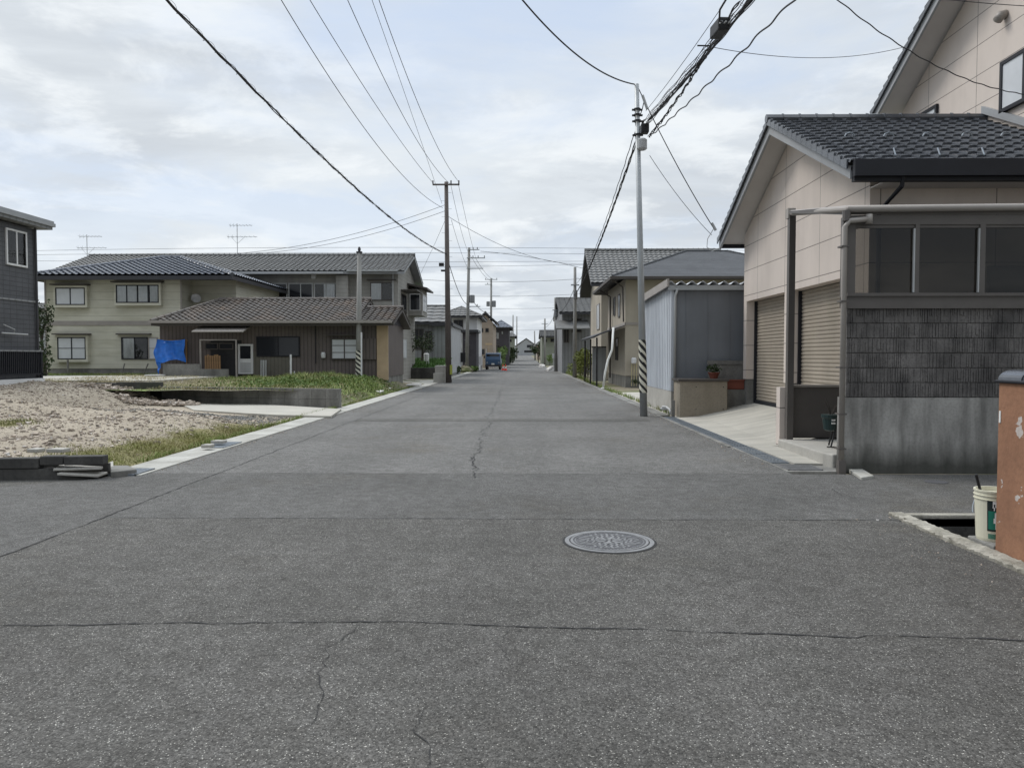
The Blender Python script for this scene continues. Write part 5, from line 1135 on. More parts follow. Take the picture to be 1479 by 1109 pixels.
# ================================================================ far left row
def fhouse(name, label, px0, px1, pye, pyr, Y, depth, wm, rm, kind='gable', axis='x', wins=(), fz=0.0, rtype='grey tile', oh=0.5, tw=0.5):
    a = D(px0, pye, Y); b = D(px1, pye, Y); zb_ = rise(Y); r_ = D((px0+px1)/2, pyr, Y+depth/2)
    t = thing(name, label, 'house', ((a.x+b.x)/2, Y+depth/2, zb_)); x0, x1 = a.x, b.x; ze_ = a.z
    walls(t, x0, x1, Y, Y+depth, zb_-0.3, ze_, wm, axis if kind == 'gable' else None, r_.z-0.3)
    if kind == 'gable': roof_gable(t, x0-(oh if axis == 'y' else 0.3), x1+(oh if axis == 'y' else 0.3), Y-(oh if axis == 'x' else 0.3), Y+depth+0.4, ze_, r_.z, axis, rm, 'charcoal trim', tw=tw, te=tw, amp=0.05, lift=0.05, k=3, th=0.18, cap=0.12)
    elif kind == 'hip': roof_hip(t, x0-oh, x1+oh, Y-oh, Y+depth+oh, ze_, r_.z, 'x' if x1-x0 > depth else 'y', rm, 'charcoal trim', tw=tw, te=tw, amp=0.05, lift=0.05, k=3, th=0.18)
    else:
        w = MB(); w.box(x0-0.2, x1+0.2, Y-0.3, Y+depth+0.2, ze_+0.002, ze_+0.25); obj('roof', w, rm, t)
    for (wx0, wx1, wy0, wy1, k) in wins: wpx(t, front(Y), Y, wx0, wx1, wy0, wy1, 'trim brown', 2 if wx1-wx0 > 6 else 1, k, fw=0.07)
    return t
A1 = fhouse('low_tiled_house', 'low house with grey ribbed tile roof behind the small garden tree', 560, 638, 466, 443, 62, 6, 'grey board', 'grey tile', wins=((598, 612, 475, 505, 'dark'), (614, 624, 478, 505, 'dark')), tw=0.8)
t = fhouse('grey_shed', 'grey ribbed metal shed just behind the brown utility pole', 627, 651, 471, 470, 57.5, 9, 'grey board', 'charcoal trim', 'flat')
w = MB(); x_ = D(651, 500, 57.5).x; w.box(x_, x_+0.05, 57.45, 66.5, 0.2, D(651, 471, 57.5).z); obj('side_wall', w, 'light grey board', t)
fhouse('white_house', 'white rendered house with slate roof left of the grey pole', 640, 689, 457, 446, 78, 9, 'white board', 'grey tile', 'hip', wins=((655, 669, 462, 478, 'dark'),), oh=0.6)
fhouse('dark_annex', 'dark grey boarded annex in front of the white house', 668, 688, 480, 478, 74, 4, 'dark far wall', 'charcoal trim', 'flat', wins=((672, 678, 495, 510, 'curtain'),))
fhouse('tan_house', 'tan walled house with grey hip roof behind the blue truck', 690, 712, 466, 455, 99, 12, 'tan far wall', 'grey tile', 'gable', axis='y', wins=((694, 698, 474, 480, 'dark'), (701, 706, 474, 480, 'dark'), (694, 700, 504, 512, 'dark')))
fhouse('dark_house', 'dark purple brown house with blue grey roof right of the tan house', 712, 735, 473, 465, 122, 12, 'dark far wall', 'blue black tile', 'hip', wins=((724, 727, 478, 483, 'curtain'), (714, 721, 480, 490, 'curtain'), (714, 722, 498, 506, 'dark')), oh=0.5)
fhouse('narrow_far_house', 'narrow green grey house beyond the dark house on the left', 734, 743, 486, 481, 168, 14, 'green far wall', 'grey tile', 'hip', wins=((736, 739, 490, 494, 'dark'),), oh=0.5)
fhouse('end_house', 'pale grey gabled house closing the far end of the street', 744, 776, 501, 489, 345, 14, 'light grey board', 'blue black tile', 'gable', axis='y', wins=((761, 770, 498, 502, 'dark'), (757, 770, 506, 509, 'dark')), tw=1.5, oh=0.6)
# far right row
F1 = fhouse('grey_roof_house', 'grey house with stepped tiled roofs right of the middle grey pole', 812, 860, 452, 432, 68, 12, 'grey board', 'grey tile', 'gable', axis='x', wins=((814, 822, 470, 495, 'dark'), (826, 840, 460, 480, 'dark')), oh=0.9)
w = MB(); x0 = D(803, 475, 66).x; x1 = D(852, 475, 66).x; za = D(803, 476, 66).z; w.prism([(x0, 65.8, za), (x1, 65.8, za), (x1, 68, za+0.8), (x0, 68, za+0.8)], (0, 0, 0.12)); obj('lower_roof', w, 'grey tile', F1)
fhouse('green_house', 'pale green house with white fascia beyond the right hand poles', 783, 804, 486, 478, 122, 12, 'green far wall', 'grey tile', 'gable', axis='x', wins=((785, 790, 490, 494, 'dark'), (795, 801, 489, 494, 'dark')), oh=0.9)
fhouse('tan_far_house', 'small tan far house just left of the green house', 776, 785, 498, 492, 190, 12, 'tan far wall', 'grey tile', 'hip', wins=((778, 781, 501, 504, 'dark'),))
tree('roadside_tree', 'small round green tree beside the road before the pale end house', (D(776, 512, 150).x+0.2, 150, rise(150)), 4.6, 1.3, 'leaf dark', 500, 0.4, limbs=7, seed=11, crown0=0.3)
tree('roadside_tree', 'dark tree at the left kerb near the end of the street', (D(741, 520, 155).x, 155, rise(155)), 3.6, 1.3, 'leaf dark', 450, 0.4, limbs=7, seed=12, crown0=0.2)
hd = thing('hedge_bush', 'tall yellow green bush beside the carport on the right kerb', 'bush', (4.3, 55, 0))
w = MB(); [leaves(w, (4.45+rnd.uniform(-0.5, 0.5), 53+rnd.uniform(-3, 6), rnd.uniform(0.4, 2.1)), (0.5, 0.8, 0.5), 190, 0.16, shell=0.1) for i in range(14)]; obj('foliage', w, 'leaf yellow', hd, recalc=False)
w = MB(); [w.tube([(4.4, 50+i*1.7, 0), (4.4+0.1*i, 50+i*1.7, 1.8)], 0.04, 5) for i in range(5)]; split('stem', w, 'bark', hd)
lb_ = thing('weedy_bush', 'rust and green bush right of the blue truck', 'bush', (-2.2, 96, 0))
w = MB(); [leaves(w, (-2.6+rnd.uniform(-0.5, 0.5), 96+rnd.uniform(-2, 9), rnd.uniform(0.4, 2.4)), (0.5, 1.0, 0.6), 110, 0.25, shell=0.1) for i in range(10)]; obj('foliage', w, 'leaf green', lb_, recalc=False)
for i, (px, py, Y, r, h_, mt_, lb, cat) in enumerate(((797, 537, 78, 0.6, 0.5, 'stone white', 'pale heap of white sacks at the foot of the middle right pole', 'sacks'), (783, 529, 108, 0.5, 0.35, 'stone white', 'white bundle lying at the far right kerb', 'bundle'), (672, 535, 72, 0.75, 0.6, 'ground earth', 'brown planter mound below the dark annex', 'mound'))):
    c = D(px, py, Y); w = MB(); n = 12; pr = [(r*math.cos(a)*1.0, h_*math.sin(a)) for a in lin(0, math.pi/2-0.05, 5)]; w._lathe((c.x, Y, rise(Y)), pr, n)
    w.v = [(x+rnd.uniform(-.08, .08), y+rnd.uniform(-.08, .08), z+rnd.uniform(-.04, .08)*(z > 0.02)) for x, y, z in w.v]; obj(cat.replace(' ', '_'), w, mt_, label=lb, cat=cat)
a = D(692, 521, 80); w = MB(); w.box(D(687, 520, 80).x, D(697, 520, 80).x, 80, 80.05, D(687, 527, 80).z, D(687, 515, 80).z); w.box(a.x-0.3, a.x-0.25, 80.02, 80.07, 0, 1); w.box(a.x+0.3, a.x+0.35, 80.02, 80.07, 0, 1); obj('site_board', w, 'white board', label='blank white board standing left of the blue truck', cat='board')
bxp = D(669, 515, 66); w = MB(); w.box(bxp.x-0.28, bxp.x+0.2, 66, 66.3, bxp.z-0.5, bxp.z+0.35); obj('post_box', w, 'black plastic', label='dark box on a post between the shed and the annex', cat='box'); 
for i, (px, py, Y, hx_, hz_, mt_, lb) in enumerate(((659, 536, 63, 0.35, 0.9, 'leaf dark', 'dark bushy plant at the street corner of the grey metal shed'), (682, 532, 74, 0.7, 0.5, 'leaf green', 'low green plants at the kerb below the dark annex'), (686, 524, 90, 0.4, 1.3, 'leaf dark', 'upright dark shrub behind the white board'), (738, 521, 128, 0.8, 1.4, 'leaf dark', 'dark shrub below the dark far house on the left'), (806, 536, 84, 0.4, 1.5, 'leaf dark', 'dark shrub beside the middle right pole'), (794, 526, 118, 0.7, 1.6, 'leaf green', 'green shrub in front of the pale green house'), (812, 540, 72, 0.35, 1.2, 'leaf yellow', 'yellow green plant at the corner of the stepped roof house'))):
    c = D(px, py, Y); z0 = rise(Y); sh = thing('roadside_shrub', lb, 'shrub', (c.x, Y, z0)); w = MB(); [leaves(w, (c.x+rnd.uniform(-0.5, 0.5)*hx_, Y+rnd.uniform(-1, 1), z0+hz_*rnd.uniform(0.35, 1.0)), (hx_*0.6, 0.6, hz_*0.28), 60, 0.2, shell=0.1) for k in range(7)]; obj('foliage', w, mt_, sh, recalc=False)
    w = MB(); w.tube([(c.x, Y, z0), (c.x+0.05, Y, z0+hz_*0.8)], 0.04, 5); obj('stem', w, 'bark', sh)
for px, py, Y, w_, h_, mt_, lb, nm in ((664, 500, 70, 0.5, 0.35, 'white board', 'small white wall sign on the shed side of the dark annex', 'wall_sign'), (800, 514, 77, 0.35, 0.5, 'white board', 'small white meter box beside the middle right pole', 'meter_box'), (706, 497, 98, 0.9, 0.25, 'tan board', 'tan awning board above the blue truck', 'awning')):
    c = D(px, py, Y); w = MB(); w.box(c.x-w_/2, c.x+w_/2, Y-0.1, Y, c.z-h_/2, c.z+h_/2); w.box(c.x-0.03, c.x+0.03, Y+0.001, Y+0.05, rise(Y), c.z); obj(nm, w, mt_, label=lb, cat=nm.split('_')[-1], bevel=0.01)
# ================================================================ truck and cones
TY = 85.0; tx = D(712, 534, TY).x; TR = thing('blue_truck', 'small dark blue flatbed truck parked on the left facing the camera', 'truck', (tx, TY+2, 0))
w = MB(); hw = 0.86
prof = [(0, 0.55), (0, 1.15), (0.22, 1.85), (1.3, 1.9), (1.35, 0.55)]
w.prism([(tx-hw, TY+a, b) for a, b in prof], (2*hw, 0, 0)); obj('cab', w, 'truck blue', TR, bevel=0.05)
w = MB(); w.add([(tx-hw+0.1, TY+0.03, 1.2), (tx+hw-0.1, TY+0.03, 1.2), (tx+hw-0.14, TY+0.185, 1.78), (tx-hw+0.14, TY+0.185, 1.78)], [(0, 1, 2, 3)]); obj('windscreen', w, 'dark glass', TR, recalc=False)
w = MB(); w.box(tx-hw-0.02, tx+hw+0.02, TY-0.1, TY+0.05, 0.36, 0.58); obj('bumper', w, 'charcoal trim', TR); obj('plate', MB().box(tx-0.17, tx+0.17, TY-0.115, TY-0.102, 0.58, 0.75), 'white paint', TR); obj('skid_bar', MB().box(tx-0.5, tx+0.6, TY-0.12, TY-0.104, 0.28, 0.35), 'white board', TR)
for sx in (-1, 1):
    w = MB(); w.tube([(tx+sx*0.66, TY-0.02, 0.82), (tx+sx*0.66, TY+0.03, 0.82)], 0.1, 12); obj('headlight', w, 'galvanised', TR)
    w = MB(); w.box(tx+sx*0.98-0.07, tx+sx*0.98+0.07, TY+0.12, TY+0.16, 1.3, 1.6); w.tube([(tx+sx*0.86, TY+0.2, 1.6), (tx+sx*0.98, TY+0.14, 1.55)], 0.015, 5); obj('mirror', w, 'black plastic', TR)
    for yy_ in (0.65, 3.6):
        w = MB(); w.tube([(tx+sx*0.66, TY+yy_, 0.34), (tx+sx*0.86, TY+yy_, 0.34)], 0.34, 18); wh = obj('wheel', w, 'black plastic', TR); obj('rim', MB().tube([(tx+sx*0.861, TY+yy_, 0.34), (tx+sx*0.875, TY+yy_, 0.34)], 0.18, 12), 'galvanised', wh)
w = MB(); w.box(tx-0.9, tx+0.9, TY+1.45, TY+4.7, 0.7, 0.8); w.box(tx-0.9, tx-0.86, TY+1.45, TY+4.7, 0.8, 1.15); w.box(tx+0.86, tx+0.9, TY+1.45, TY+4.7, 0.8, 1.15); w.box(tx-0.85, tx+0.85, TY+4.66, TY+4.7, 0.8, 1.15); obj('cargo_bed', w, 'truck blue', TR)
w = MB(); w.box(tx-0.85, tx+0.85, TY+1.42, TY+1.47, 1.93, 1.98); w.tube([(tx-0.85, TY+1.45, 0.8), (tx-0.85, TY+1.45, 2.4)], 0.03, 6); w.tube([(tx+0.85, TY+1.45, 0.8), (tx+0.85, TY+1.45, 2.05)], 0.03, 6); obj('guard_frame', w, 'white board', TR)
cn = D(726.5, 536, 82); CN = thing('traffic_cone', 'red and white traffic cone nearest the parked blue truck', 'traffic cone', (cn.x, 82, 0), 'traffic cones beside the truck')
w = MB(); w.box(cn.x-0.19, cn.x+0.19, 81.81, 82.19, 0, 0.03); w._lathe((cn.x, 82, 0.03), [(0.15, 0), (0.11, 0.2), (0.075, 0.38), (0.03, 0.66)], 14); obj('cone', w, 'cone red', CN); w = MB(); w._lathe((cn.x, 82, 0.03), [(0.112, 0.2), (0.078, 0.38), (0.07, 0.38), (0.1, 0.2)], 14); obj('band', w, 'white paint', CN)
dup(CN, (cn.x+0.32, 80.5, 0), 'red and white traffic cone standing nearer the road centre, right of the other')
# ================================================================ poles
def pole(name, label, base, top, r0, r1, m, arms=(), stripes=None, extra=None, steps=True):
    b = Vector(base); t_ = Vector(top); P = thing(name, label, 'utility pole', (b.x, b.y, b.z))
    obj('shaft', MB().tube([b-Vector((0, 0, 0.1)), b.lerp(t_, 0.5), t_], [r0, (r0+r1)/2, r1], 14), m, P, smooth=True)
    if steps:
        w = MB(); n = int((t_.z-b.z-2.2)/0.45)
        for i in range(n):
            z = b.z+2.2+i*0.45; p = b.lerp(t_, (z-b.z)/(t_.z-b.z)); s = 1 if i % 2 else -1; w.tube([p, p+Vector((s*(r0+0.11), 0, 0))], 0.009, 4)
        obj('step_bolts', w, 'galvanised pole', P)
    for (z, x0, x1, ins) in arms:
        p = b.lerp(t_, (z-b.z)/(t_.z-b.z)); w = MB(); w.box(p.x+x0, p.x+x1, p.y-0.16, p.y-0.08, z-0.04, z+0.04); ar = obj('crossarm', w, m if m == 'brown pole' else 'galvanised pole', P)
        for xi in ins:
            w = MB(); w._lathe((p.x+xi, p.y-0.12, z+0.04), [(0.02, 0), (0.045, 0.03), (0.03, 0.06), (0.05, 0.1), (0.03, 0.13), (0.045, 0.17), (0.02, 0.2)], 8); obj('insulator', w, 'charcoal trim', ar)
    if stripes:
        z0, z1 = stripes; w = MB(); w2 = MB(); n = 28; ns = 60; rr = r0*1.0+0.012
        pb = b.lerp(t_, (z0-b.z)/(t_.z-b.z)); rf = lambda z: (r0+(r1-r0)*(z-b.z)/(t_.z-b.z))+0.008
        cx = lambda z: b.lerp(t_, (z-b.z)/(t_.z-b.z))
        for j in range(ns):
            for i in range(n):
                ph = (i/n*2-(j/ns)*(z1-z0)/0.21*1.0) % 1.0 if False else ((i/n)*3+(j/ns)*(z1-z0)/0.20) % 1.0
                tgt = w if ph < 0.5 else w2
                q0 = 2*math.pi*i/n; q1 = 2*math.pi*(i+1)/n
                dz0 = z0+(z1-z0)*j/ns; dz1 = z0+(z1-z0)*(j+1)/ns
                vs = []
                for z, q in ((dz0, q0), (dz0, q1), (dz1, q1), (dz1, q0)): c = cx(z); rr = rf(z); vs.append((c.x+rr*math.cos(q), c.y+rr*math.sin(q), z))
                tgt.add(vs, [(0, 1, 2, 3)])
        sb_ = obj('striped_sleeve', w, 'stripe cream', P, recalc=False); obj('black_stripes', w2, 'black plastic', sb_, recalc=False)
    return P
# near right pole
rb = G(930, 601); rt = D(919.5, 122, rb.y); zs0 = D(930, 567, rb.y).z; zs1 = D(927, 491, rb.y).z
RP = pole('utility_pole', 'slim grey steel utility pole with black and cream striped sleeve on the right', rb, rt, 0.095, 0.055, 'galvanised pole', stripes=(zs0, zs1), steps=False)
def atp(z): return Vector(rb).lerp(Vector(rt), z/rt.z)
zc1 = D(926, 186, rb.y).z; zc2 = D(925, 210, rb.y).z; p = atp(zc1)
w = MB(); w.box(p.x+0.08, p.x+0.27, p.y-0.12, p.y+0.12, zc1-0.12, zc1+0.1); split('closure_box', w, 'black plastic', RP, bevel=0.02)
w = MB(); w._lathe((p.x+0.10, p.y-0.05, zc2-0.13), [(0.1, 0), (0.13, 0.03), (0.13, 0.24), (0.1, 0.27)], 14); obj('splice_can', w, 'pvc grey', RP, smooth=False)
w = MB()
for z in (D(922, 160, rb.y).z, D(922, 168, rb.y).z, zc1-0.18, zc1+0.16): q = atp(z); w._lathe((q.x, q.y, z), [(0.085, 0), (0.085, 0.05)], 12); w.box(q.x-0.13, q.x+0.13, q.y-0.03, q.y+0.03, z, z+0.035)
split('clamp', w, 'black plastic', RP)
# left brown pole
lb = G(648, 553); lb.z = 0; lt = D(644.5, 263, lb.y); za = D(645, 267.5, lb.y).z
LP = pole('utility_pole', 'tall dark brown utility pole with one crossarm at the left kerb', lb, lt, 0.18, 0.11, 'brown pole', arms=((za, -0.76, 0.76, (-0.74, 0.28, 0.72)),))
w = MB(); p = D(638, 382, lb.y); w.box(p.x-0.15, p.x+0.12, lb.y-0.1, lb.y+0.1, p.z-0.1, p.z+0.08); p = D(640, 391, lb.y); w.box(p.x-0.12, p.x+0.1, lb.y-0.06, lb.y+0.06, p.z-0.05, p.z+0.05); split('closure_box', w, 'black plastic', LP)
w = MB(); p = D(651, 532, lb.y-0.2); w.box(p.x-0.05, p.x+0.09, p.y-0.02, p.y, p.z-0.35, p.z+0.2); obj('marker_plate', w, mat('marker yellow', (0.3, 0.32, 0.06), 0.6), LP)
# striped pole in the weeds
sb0 = D(518, 545, 33.0); sb0.z = 0.3; st0 = D(519, 366, 33.0)
P3 = pole('utility_pole', 'grey concrete pole with striped sleeve standing in the weeds before the brown house', sb0, st0, 0.14, 0.09, 'concrete pole', stripes=(D(517, 543, 33).z, D(517, 506, 33).z), steps=False)
w = MB(); w.box(st0.x-0.12, st0.x+0.12, 32.92, 33.08, st0.z, st0.z+0.08); w._lathe((st0.x, 33.0, st0.z+0.08), [(0.05, 0), (0.07, 0.1), (0.04, 0.2)], 8); obj('cap', w, 'charcoal trim', P3)
# far poles
def fpole(label, px, pyb, pxt, pyt, Y, r, m, arms=(), boxes=()):
    b = D(px, pyb, Y); b.z = rise(Y); t_ = D(pxt, pyt, Y); P = pole('utility_pole', label, b, t_, r, r*0.65, m, arms=[(D(pxt, ya, Y).z, x0, x1, ins) for ya, x0, x1, ins in arms])
    for (bx_, by_, w_, h_) in boxes:
        c = D(bx_, by_, Y); w = MB(); w._lathe((c.x, Y-0.05, c.z-h_/2), [(w_/2*0.9, 0), (w_/2, 0.05), (w_/2, h_-0.05), (w_/2*0.9, h_)], 12); obj('transformer', w, 'grey board', P)
    return P
fpole('grey pole with two side arms and a transformer behind the brown pole', 674, 532, 677.5, 358, 72, 0.19, 'concrete pole', ((361, -0.1, 1.0, (0.4, 0.8)), (373, -0.2, 1.55, (0.4, 0.9, 1.5)), (388, -0.2, 1.4, ()), (443, 0, 1.2, (0.9,))), ((682, 432, 0.5, 0.75),))
fpole('grey pole with paired transformers above the blue truck', 709, 520, 709.5, 402, 108, 0.2, 'concrete pole', ((404, -0.9, 0.9, (-0.8, 0.8)), (411, -0.9, 0.1, (-0.5,)), (428, 0, 1.3, ())), ((705, 439, 0.5, 0.7), (713.5, 439, 0.55, 0.9)))
fpole('left of two thin far poles beyond the dark house', 741, 515, 741, 455, 190, 0.2, 'concrete pole')
fpole('right of two thin far poles beyond the dark house', 746.5, 515, 746.5, 457, 215, 0.2, 'concrete pole')
fpole('grey pole beside the yellow green bush on the right kerb', 830, 548, 830.5, 386, 54, 0.15, 'concrete pole', ((412, -0.3, 0.3, ()),), ((831, 426, 0.3, 0.6),))
fpole('grey pole with small box just before the stepped roof house', 803, 540, 802, 430, 76, 0.17, 'concrete pole', ((448, -0.3, 0.3, ()),), ((803, 453, 0.35, 0.7),))
fpole('pale pole at the right kerb in front of the green house', 787, 530, 787, 460, 112, 0.17, 'concrete pole', ((468, -0.5, 0.5, ()),))
fpole('short far pole beside the pale end house', 773, 515, 772, 478, 185, 0.2, 'concrete pole')
# ================================================================ wires
def wire(label, P1, P2, pix, r, t0=0.0, t1=1.0, wob=0.0, wp=0.6, strands=1, spread=0.0, m='cable', name='overhead_wire', hang=None, n=60, deg=2, build=True, cat='wire', ends=None, group=None):
    P1 = Vector(P1[:2]); P2 = Vector(P2[:2]); dr = P2-P1; T = []; Z = []
    for (px, py) in pix:
        d = ray(px, py); M_ = np.array([[d.x, -dr.x], [d.y, -dr.y]]); s, t_ = np.linalg.solve(M_, np.array([P1.x, P1.y])); T.append(t_); Z.append(1.5+s*d.z)
    if ends:
        for t_, z in ends: T.append(t_); Z.append(z)
    cf = np.polyfit(T, Z, min(deg, len(T)-1))
    L = dr.length; pts = []
    for i in range(n+1):
        t_ = t0+(t1-t0)*i/n; p = P1+dr*t_; pts.append(Vector((p.x, p.y, float(np.polyval(cf, t_)))))
    nn = Vector((-dr.y, dr.x, 0)).normalized(); w = MB(); rs = random.Random(len(label)*7+strands)
    for k in range(strands):
        ph = rs.uniform(0, 6.28); o1 = rs.uniform(-1, 1)*spread if strands > 1 else 0; o2 = rs.uniform(-1, 1)*spread if strands > 1 else 0; wv = wob*rs.uniform(0.6, 1.2); pr = wp*rs.uniform(0.8, 1.3)
        q = []
        for i, p in enumerate(pts):
            s = L*(t0+(t1-t0)*i/n); q.append(p+nn*(o1+wv*math.sin(s/pr*6.28+ph)+0.4*wv*math.sin(s/pr*2.3+ph))+Vector((0, 0, o2+wv*math.cos(s/pr*6.28+ph))))
        w.tube(q, r*rs.uniform(0.7, 1.2) if strands > 1 else r, 5)
    if hang:    # wire spiral round the bundle
        R_, pit = hang; m_n = int(L*abs(t1-t0)/pit*10); q = []
        for i in range(m_n+1):
            f = i/m_n*n; a = min(int(f), n-1); p = pts[a].lerp(pts[a+1], f-a); an = i/10*6.28; q.append(p+nn*R_*math.cos(an)+Vector((0, 0, R_*math.sin(an))))
        w.tube(q, 0.0035, 3)
    if not build: return pts
    o = obj(name, w, m, label=label, cat=cat, recalc=False, group=group); return pts
zl_ = lambda py: D(644.5, py, lb.y).z
lx = lb.x
ax0, ax1, ax2 = D(626, 265, lb.y).x, D(651, 265, lb.y).x, D(663, 264, lb.y).x
wire('leftmost crossarm wire sweeping up the sky from the brown pole', (ax0, 42.6), (-6.0, 20), [(626, 265), (560, 178), (510, 100), (447, 0)], 0.011, 0, 2.3)
wire('lowest service wire rising left of the crossarm wires', (lx-0.3, 42.5), (-6.6, 20), [(632, 297), (595, 265), (540, 205), (470, 105), (407, 0)], 0.012, 0, 2.3)
wire('middle crossarm wire from the brown pole passing overhead', (ax1, 42.6), (-4.9, 20), [(648, 264), (610, 215), (560, 125), (502, 0)], 0.011, 0, 2.3)
wire('right crossarm wire from the brown pole passing overhead', (ax2, 42.6), (-4.1, 20), [(663, 264), (640, 225), (598, 140), (548, 0)], 0.011, 0, 2.3)
wire('faint wire just left of the right crossarm wire', (lx-0.35, 42.6), (-4.3, 20), [(638, 293), (620, 240), (590, 150), (537, 0)], 0.008, 0, 2.3)
wire('thick lashed cable bundle crossing the sky down to the brown pole', (lx-0.1, 42.5), (-5.5, 11.5), [(640, 364), (600, 345), (550, 302), (500, 257), (425, 187), (370, 132), (300, 60), (237, 0)], 0.012, 0, 1.9, wob=0.012, wp=1.4, strands=4, spread=0.02, hang=(0.045, 0.45), cat='cable', name='cable_bundle', n=110)
# near right pole: top wire to the left
wire('single black wire sagging from the top of the slim grey pole to the upper left', (rt.x-0.05, rb.y), (0.0, 14.6), [(913, 122), (884, 111), (848, 90), (812, 62), (776, 27), (756, 0)], 0.017, 0, 2.4, deg=3 if False else 2)
bp1 = (rb.x, rb.y); bp2 = (3.46, 11.5)
main = [(925, 186), (971, 132), (1002, 95), (1028, 64), (1060, 26), (1080, 0)]
b1 = wire('main tangle of black cables climbing right from the slim grey pole', bp1, bp2, main, 0.009, 0, 3.2, wob=0.014, wp=1.3, strands=9, spread=0.06, n=220, hang=(0.065, 0.4), cat='cable', name='cable_bundle')
wire('thick straight cable running inside the tangle from the slim grey pole', (rb.x+0.12, rb.y), (3.52, 11.5), [(932, 180), (975, 134), (1005, 98), (1031, 68), (1062, 32), (1084, 0)], 0.02, 0, 3.2, n=90, cat='cable')
wire('loosely twisted pair of cables sagging below the main tangle', (rb.x+0.1, rb.y), (3.55, 12.6), [(933, 203), (967, 160), (981, 142), (996, 118), (1007, 96), (1036, 56)], 0.010, 0, 1.0, wob=0.022, wp=0.5, strands=3, spread=0.025, n=160, cat='cable')
wire('second loose cable below the tangle, thinner and straighter', (rb.x+0.05, rb.y), (3.5, 12.6), [(933, 200), (962, 166), (985, 132), (1036, 58)], 0.008, 0, 1.0, n=60, cat='cable')
wire('wavy single cable rising right of the tangle to the top edge', (rb.x+0.1, rb.y), (3.55, 9.6), [(930, 205), (971, 170), (1000, 141), (1029, 115), (1050, 100), (1072, 76), (1119, 29), (1142, 2)], 0.013, 0, 2.4, wob=0.016, wp=0.75, n=260, cat='cable')
wire('thin straight wire left of the main tangle', (rb.x, rb.y), (3.3, 11.0), [(925, 170), (975, 105), (1010, 60), (1049, 0)], 0.006, 0, 3.0)
# splice box on the bundle
q1 = G(1052, 43, 7.2); dq = Vector(bp1)-Vector(bp2)
def onb(px, py):
    d = ray(px, py); P1 = Vector(bp1); dr = Vector(bp2)-P1; M_ = np.array([[d.x, -dr.x], [d.y, -dr.y]]); s, t_ = np.linalg.solve(M_, np.array([P1.x, P1.y])); return EYE+d*float(s)
c = onb(1050, 40); c2 = onb(1036, 56); ax = (c-c2).normalized(); sd_ = Vector((ax.y, -ax.x, 0)).normalized(); up_ = sd_.cross(ax)
if up_.z < 0: up_ = -up_
w = MB()
CB = thing('splice_box', 'black splice box hanging on the cable tangle above the road', 'splice box', c)
cc = c+sd_*0.12-up_*0.02
def obx(w, c, a, s, u, la, ls, lu): w.add([c+a*la*i+s*ls*j+u*lu*k for k in (-1, 1) for j in (-1, 1) for i in (-1, 1)], [(0, 2, 3, 1), (4, 5, 7, 6), (0, 1, 5, 4), (2, 6, 7, 3), (0, 4, 6, 2), (1, 3, 7, 5)])
obx(w, cc, ax, sd_, up_, 0.23, 0.10, 0.10); obj('case', w, 'black plastic', CB, bevel=0.02)
obj('lid', (lambda q: (obx(q, cc+up_*0.104, ax, sd_, up_, 0.20, 0.08, 0.006), q)[1])(MB()), 'gutter black', CB)
w = MB(); [w.tube([cc+ax*0.22+sd_*0.07*k, cc+ax*0.32+sd_*0.07*k], 0.016, 6) for k in (-1, 0, 1)]; split('cable_entry', w, 'pvc grey', CB)
w = MB(); st_ = cc+ax*0.30+sd_*0.07; w.tube([st_, st_+ax*0.15+sd_*0.08-up_*0.04, st_+ax*0.42+sd_*0.16+up_*0.02, st_+ax*0.9+sd_*0.12+up_*0.15, st_+ax*1.6+up_*0.2-sd_*0.1], 0.016, 6); obj('looped_cable', w, 'cable', label='thick cable looping back from the splice box', cat='cable')
w = MB(); st_ = cc-ax*0.22; w.tube([st_, st_-ax*0.12-up_*0.1+sd_*0.05, st_-ax*0.32-up_*0.16, st_-ax*0.5-up_*0.08-sd_*0.05, st_-ax*0.6], 0.008, 5); w.tube([st_-ax*0.6-sd_*0.1, st_-ax*0.6+sd_*0.14], 0.014, 5); obj('hanging_loop', w, 'cable', label='small hanging cable loop under the splice box', cat='cable')
# drops to the pink house
e = D(1298, 71, 16.9); wire('thin wire from the splice box to the eaves of the pink house', (3.5, 12.9), (e.x, e.y), [(1042, 70), (1090, 79), (1140, 84), (1180, 84), (1240, 79), (1298, 71)], 0.006, -0.08, 1.04)
wire('wavy cable crossing in front of the upper pink wall', (4.9, 11.6), (9.25, 14.0), [(1215, 0), (1240, 26), (1275, 52), (1300, 68), (1340, 90), (1390, 110), (1430, 122), (1479, 139)], 0.009, -0.45, 1.05, wob=0.008, wp=0.5, n=120)
wire('thin wire across the top right corner to the upper roof', (5.5, 11.0), (9.2, 12.0), [(1345, -3), (1400, 3), (1479, 9)], 0.006, -0.5, 1.0)
pe = D(1031, 330, 19.1)
wire('service cable from the top of the slim pole down to the garage eave', (rt.x+0.05, rb.y), (pe.x, pe.y), [(921, 126), (932, 148), (960, 205), (995, 270), (1031, 330)], 0.012, 0, 1.0)
w = MB(); w.tube([D(928, 138, rb.y), D(935, 158, rb.y)], 0.035, 8); obj('wire_clamp', w, 'pvc grey', label='grey tension clamp on the service cable just below the slim pole top', cat='clamp')
w = MB(); w.tube([D(1028, 322, 19.1), D(1034, 333, 19.1)], 0.035, 8); w.tube([D(1031, 330, 19.1), D(1022, 345, 19.2), D(1021, 357, 19.2), D(1028, 363, 19.3), D(1040, 358, 19.3)], 0.01, 5); obj('wire_clamp', w, 'pvc grey', label='grey anchor clamp and cable loop at the garage eave', cat='clamp')
